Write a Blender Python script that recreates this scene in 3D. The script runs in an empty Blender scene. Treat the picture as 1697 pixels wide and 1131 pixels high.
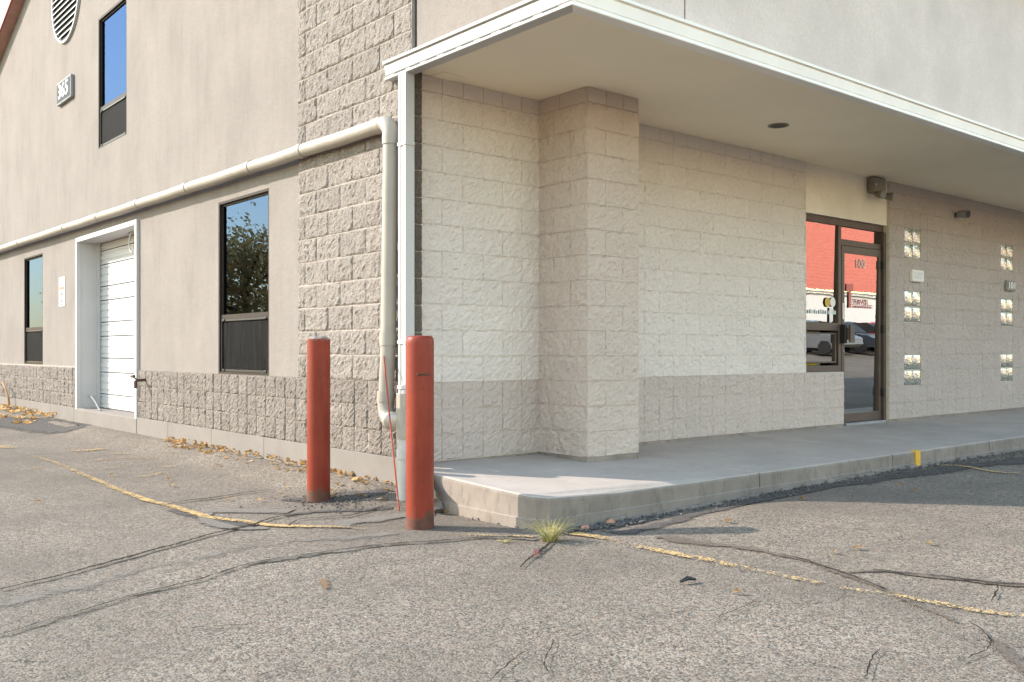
import bpy, bmesh, math, random
from mathutils import Vector, Matrix, noise
import numpy as np

random.seed(7)
rng = np.random.default_rng(7)
R = math.radians
SC = bpy.context.scene
COL = SC.collection

# ------------------------------------------------------------------ camera, sky, sun, exposure
cam_data = bpy.data.cameras.new("camera")
cam = bpy.data.objects.new("camera", cam_data)
COL.objects.link(cam)
cam.location = (0, 0, 1.095)
cam.rotation_euler = (R(90), 0, R(-40.12))
cam_data.sensor_width = 36
cam_data.lens = 36 * 1565 / 1697
cam_data.shift_y = 0.0103
cam_data.clip_end = 2000
SC.camera = cam

world = bpy.data.worlds.new("World")
SC.world = world
world.use_nodes = True
wnt = world.node_tree
bg = wnt.nodes["Background"]
sky = wnt.nodes.new("ShaderNodeTexSky")
sky.sky_type = 'NISHITA'
sky.sun_disc = False
sky.sun_elevation = R(29.9)
sky.sun_rotation = R(-39.9)
sky.altitude = 0
sky.air_density = 1.7
sky.dust_density = 0.4
sky.ozone_density = 0.7
wnt.links.new(sky.outputs[0], bg.inputs[0])
bg.inputs[1].default_value = 0.15

sun_data = bpy.data.lights.new("sun", 'SUN')
sun_data.energy = 2.45
sun_data.angle = R(0.53)
sun_data.color = (1.0, 0.91, 0.82)
sun = bpy.data.objects.new("sun", sun_data)
COL.objects.link(sun)
sun.location = (-20, 20, 20)
sun.rotation_euler = Vector((1.277, -1.525, -1.145)).to_track_quat('-Z', 'Y').to_euler()

vs = SC.view_settings
vs.view_transform = 'Standard'
vs.look = 'None'
vs.exposure = 1.78
vs.gamma = 1.0
vs.use_curve_mapping = False
SC.cycles.use_denoising = True
SC.cycles.max_bounces = 10
SC.cycles.diffuse_bounces = 6
SC.cycles.transparent_max_bounces = 12
SC.cycles.caustics_reflective = False
SC.cycles.caustics_refractive = False
SC.cycles.sample_clamp_indirect = 6.0

# ------------------------------------------------------------------ materials
class NT:
    def __init__(self, name):
        self.m = bpy.data.materials.new(name)
        self.m.use_nodes = True
        self.t = self.m.node_tree
        self.b = self.t.nodes["Principled BSDF"]
        self.out = self.t.nodes["Material Output"]
    def n(self, kind, **kw):
        nd = self.t.nodes.new(kind)
        for k, v in kw.items():
            if isinstance(k, str) and hasattr(nd, k):
                setattr(nd, k, v)
            else:
                nd.inputs[k].default_value = v
        return nd
    def l(self, a, b):
        self.t.links.new(a, b)
    def pos(self, scale=(1, 1, 1)):
        g = self.n("ShaderNodeNewGeometry")
        mp = self.n("ShaderNodeMapping")
        mp.inputs["Scale"].default_value = scale
        self.l(g.outputs["Position"], mp.inputs["Vector"])
        return mp.outputs[0]
    def noise(self, vec, scale, detail=4, rough=0.55):
        nd = self.n("ShaderNodeTexNoise")
        nd.inputs["Scale"].default_value = scale
        nd.inputs["Detail"].default_value = detail
        nd.inputs["Roughness"].default_value = rough
        if vec is not None:
            self.l(vec, nd.inputs["Vector"])
        return nd.outputs["Fac"]
    def ramp(self, fac, stops):
        nd = self.n("ShaderNodeValToRGB")
        el = nd.color_ramp.elements
        while len(el) < len(stops):
            el.new(0.5)
        for e, (p, c) in zip(el, stops):
            e.position = p
            e.color = (c, c, c, 1) if isinstance(c, (int, float)) else (*c, 1)
        self.l(fac, nd.inputs["Fac"])
        return nd.outputs["Color"]
    def math(self, op, a, b=0.0, clamp=False):
        nd = self.n("ShaderNodeMath")
        nd.operation = op
        nd.use_clamp = clamp
        for i, v in enumerate((a, b)):
            if isinstance(v, (int, float)):
                nd.inputs[i].default_value = v
            else:
                self.l(v, nd.inputs[i])
        return nd.outputs[0]
    def mix(self, fac, a, b, mode='MIX'):
        nd = self.n("ShaderNodeMix")
        nd.data_type = 'RGBA'
        nd.blend_type = mode
        for sock, v in ((nd.inputs[0], fac), (nd.inputs[6], a), (nd.inputs[7], b)):
            if isinstance(v, (int, float)):
                sock.default_value = v
            elif isinstance(v, tuple):
                sock.default_value = (*v, 1)
            else:
                self.l(v, sock)
        return nd.outputs[2]
    def bump(self, height, strength=0.3, dist=0.01, normal=None):
        nd = self.n("ShaderNodeBump")
        nd.inputs["Strength"].default_value = strength
        nd.inputs["Distance"].default_value = dist
        self.l(height, nd.inputs["Height"])
        if normal is not None:
            self.l(normal, nd.inputs["Normal"])
        return nd.outputs[0]
    def base(self, c):
        if isinstance(c, tuple):
            self.b.inputs["Base Color"].default_value = (*c, 1)
        else:
            self.l(c, self.b.inputs["Base Color"])
    def rough(self, v):
        if isinstance(v, (int, float)):
            self.b.inputs["Roughness"].default_value = v
        else:
            self.l(v, self.b.inputs["Roughness"])

def sc(c, k):
    return tuple(max(0.0, x * k) for x in c)

def mat_plain(name, c, rough=0.5, metal=0.0, var=0.12, nscale=6.0, bump=0.0, bscale=60, spec=0.4):
    t = NT(name)
    p = t.pos()
    f = t.noise(p, nscale, 5)
    t.base(t.mix(t.ramp(f, [(0.3, 0.0), (0.7, 1.0)]), sc(c, 1 - var), sc(c, 1 + var)))
    t.rough(rough)
    t.b.inputs["Metallic"].default_value = metal
    t.b.inputs["Specular IOR Level"].default_value = spec
    if bump:
        t.l(t.bump(t.noise(p, bscale, 4), bump, 0.004), t.b.inputs["Normal"])
    return t.m

def mat_stucco(name, c, streak=True, strength=0.5):
    t = NT(name)
    p = t.pos()
    big = t.noise(p, 1.3, 5, 0.6)
    st = t.noise(t.pos((2.6, 2.6, 0.5)), 1.9, 6, 0.7)
    fine = t.noise(p, 95, 3, 0.7)
    k = t.mix(t.ramp(big, [(0.32, 0.0), (0.68, 1.0)]), sc(c, 0.86), sc(c, 1.08))
    if streak:
        k = t.mix(t.math('MULTIPLY', t.ramp(st, [(0.42, 0.0), (0.68, 1.0)]), 0.5), k, sc(c, 1.13))
        k = t.mix(t.math('MULTIPLY', t.ramp(st, [(0.26, 1.0), (0.48, 0.0)]), 0.35), k, sc(c, 0.8))
    k = t.mix(t.math('MULTIPLY', t.ramp(fine, [(0.35, 1.0), (0.55, 0.0)]), 0.3), k, sc(c, 0.62))
    gr = t.noise(p, 34, 4, 0.7)
    k = t.mix(t.math('MULTIPLY', t.ramp(gr, [(0.36, 1.0), (0.56, 0.0)]), 0.28), k, sc(c, 0.74))
    t.base(k)
    t.rough(0.92)
    t.b.inputs["Specular IOR Level"].default_value = 0.15
    b1 = t.bump(t.noise(p, 75, 5, 0.7), strength, 0.008)
    t.l(t.bump(t.noise(p, 9, 3), 0.18, 0.02, b1), t.b.inputs["Normal"])
    return t.m

def mat_block(name, c, raw=True, bstr=0.7):
    t = NT(name)
    p = t.pos()
    oi = t.n("ShaderNodeObjectInfo")
    rv = 0.09 if raw else 0.025
    k = t.mix(oi.outputs["Random"], sc(c, 1 - rv), sc(c, 1 + rv))
    n1 = t.noise(p, 30, 8, 0.74)
    n2 = t.noise(p, 85, 4, 0.75)
    n3 = t.noise(p, 2.2, 4)
    amt = 0.8 if raw else 0.3
    k = t.mix(t.math('MULTIPLY', t.ramp(n2, [(0.36, 1.0), (0.52, 0.0)]), amt), k, sc(c, 0.45 if raw else 0.8))
    k = t.mix(t.math('MULTIPLY', t.ramp(n1, [(0.5, 0.0), (0.72, 1.0)]), 0.45 if raw else 0.2), k, sc(c, 1.25 if raw else 1.1))
    k = t.mix(t.math('MULTIPLY', t.ramp(n3, [(0.4, 0.0), (0.75, 1.0)]), 0.22), k, sc(c, 0.8))
    t.base(k)
    t.rough(0.9 if raw else 0.72)
    t.b.inputs["Specular IOR Level"].default_value = 0.15 if raw else 0.25
    h = t.math('ADD', t.math('MULTIPLY', n1, 1.0), t.math('MULTIPLY', n2, 0.35 if raw else 0.15))
    t.l(t.bump(h, min(1.0, bstr + 0.25), 0.05 if raw else 0.045), t.b.inputs["Normal"])
    return t.m

def mat_concrete(name, c, dirt=0.3, blotch=1.0):
    t = NT(name)
    p = t.pos()
    a = t.noise(p, 2.1, 6, 0.65)
    b = t.noise(t.pos((3, 3, 1.2)), 5.0, 6, 0.7)
    f = t.noise(p, 160, 2, 0.6)
    pit = t.n("ShaderNodeTexVoronoi")
    pit.inputs["Scale"].default_value = 26
    t.l(p, pit.inputs["Vector"])
    pits = t.ramp(pit.outputs["Distance"], [(0.05, 1.0), (0.13, 0.0)])
    sel = t.ramp(t.noise(p, 9, 2), [(0.56, 0.0), (0.6, 1.0)])
    pits = t.math('MULTIPLY', pits, sel)
    k = t.mix(t.ramp(a, [(0.3, 0.0), (0.7, 1.0)]), sc(c, 1 - 0.14 * blotch), sc(c, 1 + 0.1 * blotch))
    k = t.mix(t.math('MULTIPLY', t.ramp(b, [(0.5, 0.0), (0.74, 1.0)]), dirt), k, sc(c, 0.5))
    k = t.mix(t.math('MULTIPLY', t.ramp(f, [(0.35, 1.0), (0.6, 0.0)]), 0.2), k, sc(c, 0.75))
    k = t.mix(t.math('MULTIPLY', pits, 0.6 * blotch), k, sc(c, 0.35))
    t.base(k)
    t.rough(0.88)
    t.b.inputs["Specular IOR Level"].default_value = 0.2
    h = t.math('SUBTRACT', t.math('ADD', t.math('MULTIPLY', f, 0.2), t.math('MULTIPLY', b, 0.5)), t.math('MULTIPLY', pits, 0.6))
    t.l(t.bump(h, 0.35, 0.01), t.b.inputs["Normal"])
    return t.m

def asphalt_nodes(t, light, dark, contrast=1.0):
    p = t.pos()
    v = t.n("ShaderNodeTexVoronoi")
    v.inputs["Scale"].default_value = 115
    t.l(p, v.inputs["Vector"])
    sep = t.n("ShaderNodeSeparateColor")
    t.l(v.outputs["Color"], sep.inputs[0])
    v2 = t.n("ShaderNodeTexVoronoi")
    v2.inputs["Scale"].default_value = 55
    t.l(p, v2.inputs["Vector"])
    sep2 = t.n("ShaderNodeSeparateColor")
    t.l(v2.outputs["Color"], sep2.inputs[0])
    big = t.noise(p, 0.7, 6, 0.62)
    mid = t.noise(p, 4.5, 5, 0.6)
    mean = tuple((a + b) / 2 for a, b in zip(light, dark))
    k = t.mix(t.ramp(sep.outputs[0], [(0.12, 0.0), (0.85, 1.0)]), dark, light)
    k = t.mix(t.math('MULTIPLY', t.ramp(sep2.outputs[1], [(0.86, 0.0), (0.9, 1.0)]), 0.55), k, sc(light, 1.3))
    k = t.mix(t.math('MULTIPLY', t.ramp(sep2.outputs[0], [(0.8, 0.0), (0.86, 1.0)]), 0.3), k, (light[0] * 1.25, light[1] * 0.95, light[2] * 0.75))
    k = t.mix(t.math('MULTIPLY', t.ramp(sep.outputs[1], [(0.1, 1.0), (0.16, 0.0)]), 0.8), k, sc(dark, 0.35))
    k = t.mix(t.math('MULTIPLY', t.ramp(big, [(0.36, 1.0), (0.62, 0.0)]), 0.62 * contrast), k, sc(mean, 0.6))
    spots = t.ramp(t.noise(p, 2.6, 4, 0.55), [(0.66, 0.0), (0.73, 1.0)])
    k = t.mix(t.math('MULTIPLY', spots, 0.35 * contrast), k, sc(mean, 0.5))
    k = t.mix(t.math('MULTIPLY', t.ramp(mid, [(0.55, 0.0), (0.75, 1.0)]), 0.22 * contrast), k, sc(light, 1.1))
    h = t.math('ADD', t.math('MULTIPLY', v.outputs["Distance"], -0.9), t.math('MULTIPLY', sep.outputs[2], 0.8))
    return p, k, h

def mat_asphalt(name, light, dark, contrast=1.0):
    t = NT(name)
    p, k, h = asphalt_nodes(t, light, dark, contrast)
    # hairline crazing, broken up so that it never closes into a net
    w = t.n("ShaderNodeTexVoronoi")
    w.feature = 'DISTANCE_TO_EDGE'
    w.inputs["Scale"].default_value = 2.1
    warp = t.n("ShaderNodeTexNoise")
    warp.inputs["Scale"].default_value = 3.0
    warp.inputs["Detail"].default_value = 6
    t.l(p, warp.inputs["Vector"])
    add = t.n("ShaderNodeVectorMath")
    add.operation = 'MULTIPLY_ADD'
    t.l(warp.outputs["Color"], add.inputs[0])
    add.inputs[1].default_value = (0.5, 0.5, 0.5)
    t.l(p, add.inputs[2])
    t.l(add.outputs[0], w.inputs["Vector"])
    line = t.ramp(w.outputs["Distance"], [(0.001, 1.0), (0.005, 0.0)])
    gate = t.ramp(t.noise(p, 2.4, 4), [(0.50, 0.0), (0.58, 1.0)])
    cr = t.math('MULTIPLY', line, gate)
    k = t.mix(t.math('MULTIPLY', cr, 0.75), k, (0.03, 0.027, 0.024))
    t.base(k)
    t.rough(0.93)
    t.b.inputs["Specular IOR Level"].default_value = 0.18
    hh = t.math('SUBTRACT', h, t.math('MULTIPLY', cr, 1.5))
    t.l(t.bump(hh, 0.55, 0.006), t.b.inputs["Normal"])
    return t.m

def mat_ribbon(name, kind, c, c2=None):
    """sheet on the asphalt: attribute 'u' runs 0 on the spine to 1 at the edge, 'w' 0 solid .. 1 worn out"""
    t = NT(name)
    p = t.pos()
    at = t.n("ShaderNodeAttribute")
    at.attribute_name = "u"
    aw = t.n("ShaderNodeAttribute")
    aw.attribute_name = "w"
    u, w = at.outputs["Fac"], aw.outputs["Fac"]
    n1 = t.noise(p, 30, 5, 0.7)
    n2 = t.noise(p, 120, 3, 0.65)
    n3 = t.noise(p, 6, 4, 0.6)
    v = t.n("ShaderNodeTexVoronoi")
    v.inputs["Scale"].default_value = 115
    t.l(p, v.inputs["Vector"])
    sepv = t.n("ShaderNodeSeparateColor")
    t.l(v.outputs["Color"], sepv.inputs[0])
    if kind == 'paint':
        s = t.math('ADD', t.math('MULTIPLY', n1, 0.5), t.math('MULTIPLY', sepv.outputs[0], 0.5))
        s = t.math('ADD', s, t.math('MULTIPLY', t.math('SUBTRACT', n3, 0.5), 0.7))
        edge = t.math('SUBTRACT', 1.0, t.math('POWER', u, 3.0))
        thr = t.math('ADD', t.math('MULTIPLY', w, 1.25), 0.10)
        a = t.math('MULTIPLY', t.math('SUBTRACT', t.math('MULTIPLY', s, edge), t.math('MULTIPLY', thr, 0.72)), 9.0, True)
        col = t.mix(t.ramp(n2, [(0.3, 0.0), (0.7, 1.0)]), sc(c, 0.75), sc(c, 1.15))
        col = t.mix(t.math('MULTIPLY', w, 0.4), col, (0.30, 0.25, 0.2))
    elif kind == 'film':
        s = t.math('ADD', t.math('MULTIPLY', n1, 0.5), t.math('MULTIPLY', n3, 0.5))
        e = t.math('SUBTRACT', 1.0, u)
        a = t.math('MULTIPLY', t.math('SUBTRACT', t.math('ADD', e, t.math('MULTIPLY', t.math('SUBTRACT', s, 0.5), 1.7)), t.math('ADD', w, 0.28)), 3.5, True)
        col = t.mix(t.ramp(n2, [(0.3, 0.0), (0.7, 1.0)]), sc(c, 0.7), sc(c, 1.25))
        col = t.mix(t.math('MULTIPLY', t.ramp(sepv.outputs[1], [(0.75, 0.0), (0.85, 1.0)]), 0.5), col, c2 or sc(c, 1.7))
    else:  # crack
        a = t.math('MULTIPLY', t.math('SUBTRACT', t.math('SUBTRACT', 1.38, u), t.math('ADD', t.math('MULTIPLY', n1, 0.6), t.math('MULTIPLY', n2, 0.55))), 4.0, True)
        col = t.mix(n2, sc(c, 0.6), sc(c, 1.5))
    t.base(col)
    t.rough(0.9)
    t.b.inputs["Specular IOR Level"].default_value = 0.15
    t.l(t.bump(t.math('ADD', n2, t.math('MULTIPLY', sepv.outputs[0], 0.4)), 0.4, 0.005), t.b.inputs["Normal"])
    if kind == 'film':
        a = t.math('MULTIPLY', a, 0.9)
    t.l(a, t.b.inputs["Alpha"])
    return t.m

def mat_glass(name, refl=0.45, tint=(0.5, 0.52, 0.5), wob=0.0, spec_tint=(1, 1, 1), wscale=2.0):
    t = NT(name)
    t.t.nodes.remove(t.b)
    gl = t.n("ShaderNodeBsdfGlossy")
    gl.inputs["Roughness"].default_value = 0.004
    gl.inputs["Color"].default_value = (*spec_tint, 1)
    tr = t.n("ShaderNodeBsdfTransparent")
    tr.inputs["Color"].default_value = (*tint, 1)
    lw = t.n("ShaderNodeLayerWeight")
    lw.inputs["Blend"].default_value = 0.25
    f = t.math('ADD', t.math('MULTIPLY', lw.outputs["Fresnel"], 0.9), refl, True)
    ms = t.n("ShaderNodeMixShader")
    t.l(f, ms.inputs[0])
    t.l(tr.outputs[0], ms.inputs[1])
    t.l(gl.outputs[0], ms.inputs[2])
    t.l(ms.outputs[0], t.out.inputs["Surface"])
    if wob:
        t.l(t.bump(t.noise(t.pos(), wscale, 2), wob, 0.02), gl.inputs["Normal"])
    return t.m

M = {}
M['stucco'] = mat_stucco("sunlit_stucco", (0.262, 0.23, 0.206))  # stucco colour toned down for the sunlit side
M['stucco_shade_lifted'] = mat_stucco("shade_lifted_stucco", (0.70, 0.60, 0.535), streak=False, strength=0.2)  # same stucco, colour made far paler to lift the shaded upper wall
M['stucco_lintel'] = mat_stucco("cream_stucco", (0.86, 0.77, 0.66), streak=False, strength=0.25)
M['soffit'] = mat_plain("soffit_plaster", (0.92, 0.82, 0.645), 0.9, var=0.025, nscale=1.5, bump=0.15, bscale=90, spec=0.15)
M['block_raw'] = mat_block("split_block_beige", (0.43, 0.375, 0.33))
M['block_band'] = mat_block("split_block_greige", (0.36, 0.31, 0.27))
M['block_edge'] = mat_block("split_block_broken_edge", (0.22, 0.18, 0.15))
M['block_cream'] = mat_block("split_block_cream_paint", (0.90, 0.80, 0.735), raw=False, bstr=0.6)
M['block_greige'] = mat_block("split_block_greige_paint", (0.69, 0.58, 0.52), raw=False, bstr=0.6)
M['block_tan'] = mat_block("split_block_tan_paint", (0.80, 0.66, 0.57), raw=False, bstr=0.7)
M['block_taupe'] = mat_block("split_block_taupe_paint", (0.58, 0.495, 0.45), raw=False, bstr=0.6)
M['joint_light'] = mat_plain("mortar_light", (0.36, 0.312, 0.272), 0.95, var=0.15, nscale=20)
M['joint_cream'] = mat_plain("mortar_cream", (0.78, 0.72, 0.65), 0.85, var=0.1, nscale=20)
M['joint_tan'] = mat_plain("mortar_tan", (0.62, 0.53, 0.43), 0.85, var=0.1, nscale=20)
M['joint_dark'] = mat_plain("sealant_dark", (0.06, 0.05, 0.045), 0.8)
M['foundation'] = mat_concrete("foundation_concrete", (0.225, 0.20, 0.178), dirt=0.15, blotch=0.8)
M['slab'] = mat_concrete("walk_concrete", (0.405, 0.35, 0.305), dirt=0.22, blotch=1.0)
M['kerb'] = mat_concrete("kerb_concrete", (0.27, 0.225, 0.19), dirt=0.8, blotch=1.8)
M['white_metal'] = mat_plain("white_metal", (0.47, 0.455, 0.445), 0.38, var=0.04, nscale=3)
M['white_paint'] = mat_plain("white_paint", (0.52, 0.505, 0.50), 0.5, var=0.04, nscale=3)
M['gutter'] = mat_plain("gutter_shade_lifted", (0.85, 0.81, 0.76), 0.4, var=0.05, nscale=3)  # same white as the sunlit run, lightened in colour to lift its shade
M['pvc'] = mat_plain("painted_pvc", (0.34, 0.30, 0.255), 0.45, var=0.09, nscale=5)
M['pvc_white'] = mat_plain("bare_pvc", (0.50, 0.48, 0.455), 0.4, var=0.06, nscale=5)
M['bronze'] = mat_plain("bronze_frame", (0.095, 0.068, 0.053), 0.5, metal=0.2, var=0.12)
M['bronze_dark'] = mat_plain("dark_bronze_frame", (0.04, 0.03, 0.024), 0.6, var=0.15, spec=0.15)
M['black'] = mat_plain("black_metal", (0.018, 0.017, 0.017), 0.5)
M['dark_room'] = mat_plain("interior_dark", (0.05, 0.048, 0.045), 0.9)
M['red_roof'] = mat_plain("red_metal", (0.36, 0.062, 0.04), 0.4, var=0.1)
M['red_light'] = mat_plain("faded_red_trim", (0.46, 0.25, 0.2), 0.5)
M['blind'] = mat_plain("blind_slats", (0.13, 0.14, 0.135), 0.6)
M['screen'] = mat_plain("insect_screen", (0.02, 0.019, 0.019), 0.8, var=0.4, nscale=5)
M['rust'] = mat_plain("rust_brown", (0.09, 0.05, 0.035), 0.8, var=0.4, nscale=30)
M['sign_grey'] = mat_plain("sign_grey", (0.075, 0.08, 0.09), 0.75, spec=0.1)
M['sign_rim'] = mat_plain("sign_rim", (0.28, 0.28, 0.285), 0.6, spec=0.2)
M['white_print'] = mat_plain("white_print", (0.72, 0.72, 0.71), 0.7, var=0.02)
M['pale_print'] = mat_plain("pale_print", (0.82, 0.76, 0.72), 0.6, var=0.02)
M['grey_print'] = mat_plain("grey_print", (0.2, 0.2, 0.2), 0.5, var=0.02)
M['red_print'] = mat_plain("red_print", (0.55, 0.10, 0.08), 0.4, var=0.02)
M['yellow_paper'] = mat_plain("yellow_paper", (0.62, 0.50, 0.03), 0.6, var=0.05)
M['lamp_beige'] = mat_plain("lamp_beige", (0.20, 0.18, 0.14), 0.45)
M['yellow_paint'] = mat_plain("yellow_paint", (0.72, 0.40, 0.04), 0.6, var=0.1, nscale=20)
M['glass_side'] = mat_glass("window_glass", 0.26, (0.30, 0.31, 0.30), wob=0.015, spec_tint=(0.15, 0.23, 0.42))
M['glass_shop'] = mat_glass("shopfront_glass", 0.45, (0.45, 0.43, 0.40), wob=0.022, wscale=2.2)
M['asphalt'] = mat_asphalt("worn_asphalt", (0.268, 0.227, 0.183), (0.118, 0.097, 0.077))
M['tar'] = mat_ribbon("tar_filled_crack", 'crack', (0.02, 0.017, 0.015))  # dark tar fill of the cracks
M['seal'] = mat_ribbon("washed_sediment", 'film', (0.125, 0.10, 0.08))
M['grit'] = mat_ribbon("dark_asphalt_film", 'film', (0.085, 0.075, 0.068), (0.2, 0.18, 0.165))
M['fine'] = mat_ribbon("smooth_seal_film", 'film', (0.185, 0.162, 0.137), (0.25, 0.22, 0.19))
M['paint'] = mat_ribbon("worn_yellow_paint", 'paint', (0.52, 0.345, 0.14))
M['stain'] = mat_ribbon("rust_stain", 'film', (0.2, 0.125, 0.075), (0.22, 0.15, 0.1))
M['redstain'] = mat_ribbon("red_paint_drips", 'film', (0.16, 0.05, 0.05), (0.2, 0.08, 0.07))
M['crumb'] = mat_plain("asphalt_crumb", (0.10, 0.088, 0.08), 0.9, var=0.5, nscale=60)
M['brick_bit'] = mat_plain("red_brick_chip", (0.42, 0.22, 0.14), 0.9, var=0.25, nscale=40)

def mat_red_post():
    t = NT("bollard_red_paint")
    p = t.pos()
    c = (0.205, 0.024, 0.011)
    n = t.noise(p, 3, 5)
    k = t.mix(t.ramp(n, [(0.3, 0.0), (0.7, 1.0)]), sc(c, 0.88), (0.25, 0.036, 0.018))
    sp = t.noise(p, 38, 4, 0.6)
    chips = t.ramp(sp, [(0.665, 0.0), (0.68, 1.0)])
    fade = t.ramp(t.noise(t.pos((9, 9, 1.2)), 1.6, 5, 0.65), [(0.45, 0.0), (0.75, 1.0)])
    k = t.mix(t.math('MULTIPLY', fade, 0.4), k, (0.28, 0.06, 0.038))
    grime = t.ramp(t.noise(t.pos((7, 7, 0.8)), 2.2, 6, 0.7), [(0.22, 1.0), (0.4, 0.0)])
    k = t.mix(t.math('MULTIPLY', grime, 0.55), k, (0.12, 0.03, 0.022))
    k = t.mix(chips, k, (0.06, 0.035, 0.03))
    co = t.n("ShaderNodeTexCoord")
    sx = t.n("ShaderNodeSeparateXYZ")
    g = t.n("ShaderNodeNewGeometry")
    t.l(g.outputs["Position"], sx.inputs[0])
    low = t.math('SUBTRACT', 1.0, t.math('MULTIPLY', sx.outputs[2], 7.0))
    rr = t.math('ADD', low, t.math('MULTIPLY', t.math('SUBTRACT', t.noise(p, 9, 6, 0.75), 0.5), 2.6))
    rf = t.ramp(rr, [(0.25, 0.0), (0.40, 1.0)])
    k = t.mix(rf, k, t.mix(t.noise(p, 30, 4), (0.05, 0.032, 0.028), (0.20, 0.075, 0.045)))
    t.base(k)
    t.rough(t.math('ADD', t.math('MULTIPLY', rf, 0.35), 0.46))
    t.b.inputs["Specular IOR Level"].default_value = 0.25
    t.l(t.bump(t.noise(p, 40, 5), 0.25, 0.004), t.b.inputs["Normal"])
    return t.m
M['red_post'] = mat_red_post()

def mat_leafy(name, c1, c2, c3):
    t = NT(name)
    oi = t.n("ShaderNodeObjectInfo")
    p = t.pos()
    k = t.mix(t.ramp(t.noise(p, 55, 2), [(0.35, 0.0), (0.65, 1.0)]), c1, c2)
    k = t.mix(t.ramp(t.noise(p, 23, 2), [(0.52, 0.0), (0.62, 1.0)]), k, c3)
    k = t.mix(t.math('MULTIPLY', oi.outputs["Random"], 0.6), k, c3)
    t.base(k)
    t.rough(0.7)
    tl = t.n("ShaderNodeBsdfTranslucent")
    t.l(k, tl.inputs["Color"])
    ms = t.n("ShaderNodeMixShader")
    ms.inputs[0].default_value = 0.75
    t.l(t.b.outputs[0], ms.inputs[1])
    t.l(tl.outputs[0], ms.inputs[2])
    t.l(ms.outputs[0], t.out.inputs["Surface"])
    return t.m
M['dry_leaf'] = mat_leafy("dry_leaf", (0.30, 0.12, 0.035), (0.50, 0.30, 0.08), (0.42, 0.33, 0.2))
M['autumn'] = mat_leafy("autumn_foliage", (0.78, 0.46, 0.15), (0.85, 0.58, 0.20), (0.60, 0.45, 0.16))
M['grass'] = mat_leafy("dry_grass", (0.26, 0.26, 0.08), (0.46, 0.42, 0.2), (0.58, 0.52, 0.34))
M['bark'] = mat_plain("bark", (0.10, 0.075, 0.055), 0.9, var=0.3, nscale=20, bump=0.5)

# ------------------------------------------------------------------ object helpers
def wloc(o):
    v = Vector((0, 0, 0))
    while o is not None:
        v = v + Vector(o.location)
        o = o.parent
    return v

def tag(o, label=None, cat=None, group=None, kind=None):
    if label: o['label'] = label
    if cat: o['category'] = cat
    if group: o['group'] = group
    if kind: o['kind'] = kind
    return o

def empty(name, loc, label=None, cat=None, group=None):
    o = bpy.data.objects.new(name, None)
    COL.objects.link(o)
    o.location = loc
    o.empty_display_size = 0.2
    return tag(o, label, cat, group)

def place(o, parent, loc):
    COL.objects.link(o)
    if parent is not None:
        o.parent = parent
        o.location = Vector(loc) - wloc(parent)
    else:
        o.location = loc
    return o

def mesh_obj(name, verts, faces, mat, parent=None, smooth=False, attrs=None, origin=None):
    v = np.asarray(verts, dtype=float).reshape(-1, 3)
    c = (v.min(0) + v.max(0)) / 2 if origin is None else np.asarray(origin, float)
    me = bpy.data.meshes.new(name)
    me.from_pydata((v - c).tolist(), [], faces)
    if mat is not None:
        me.materials.append(mat)
    if smooth:
        me.polygons.foreach_set("use_smooth", [True] * len(me.polygons))
    if attrs:
        for k, arr in attrs.items():
            a = me.attributes.new(k, 'FLOAT', 'POINT')
            a.data.foreach_set("value", np.asarray(arr, dtype=np.float32))
    me.update()
    o = bpy.data.objects.new(name, me)
    return place(o, parent, c)

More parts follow.
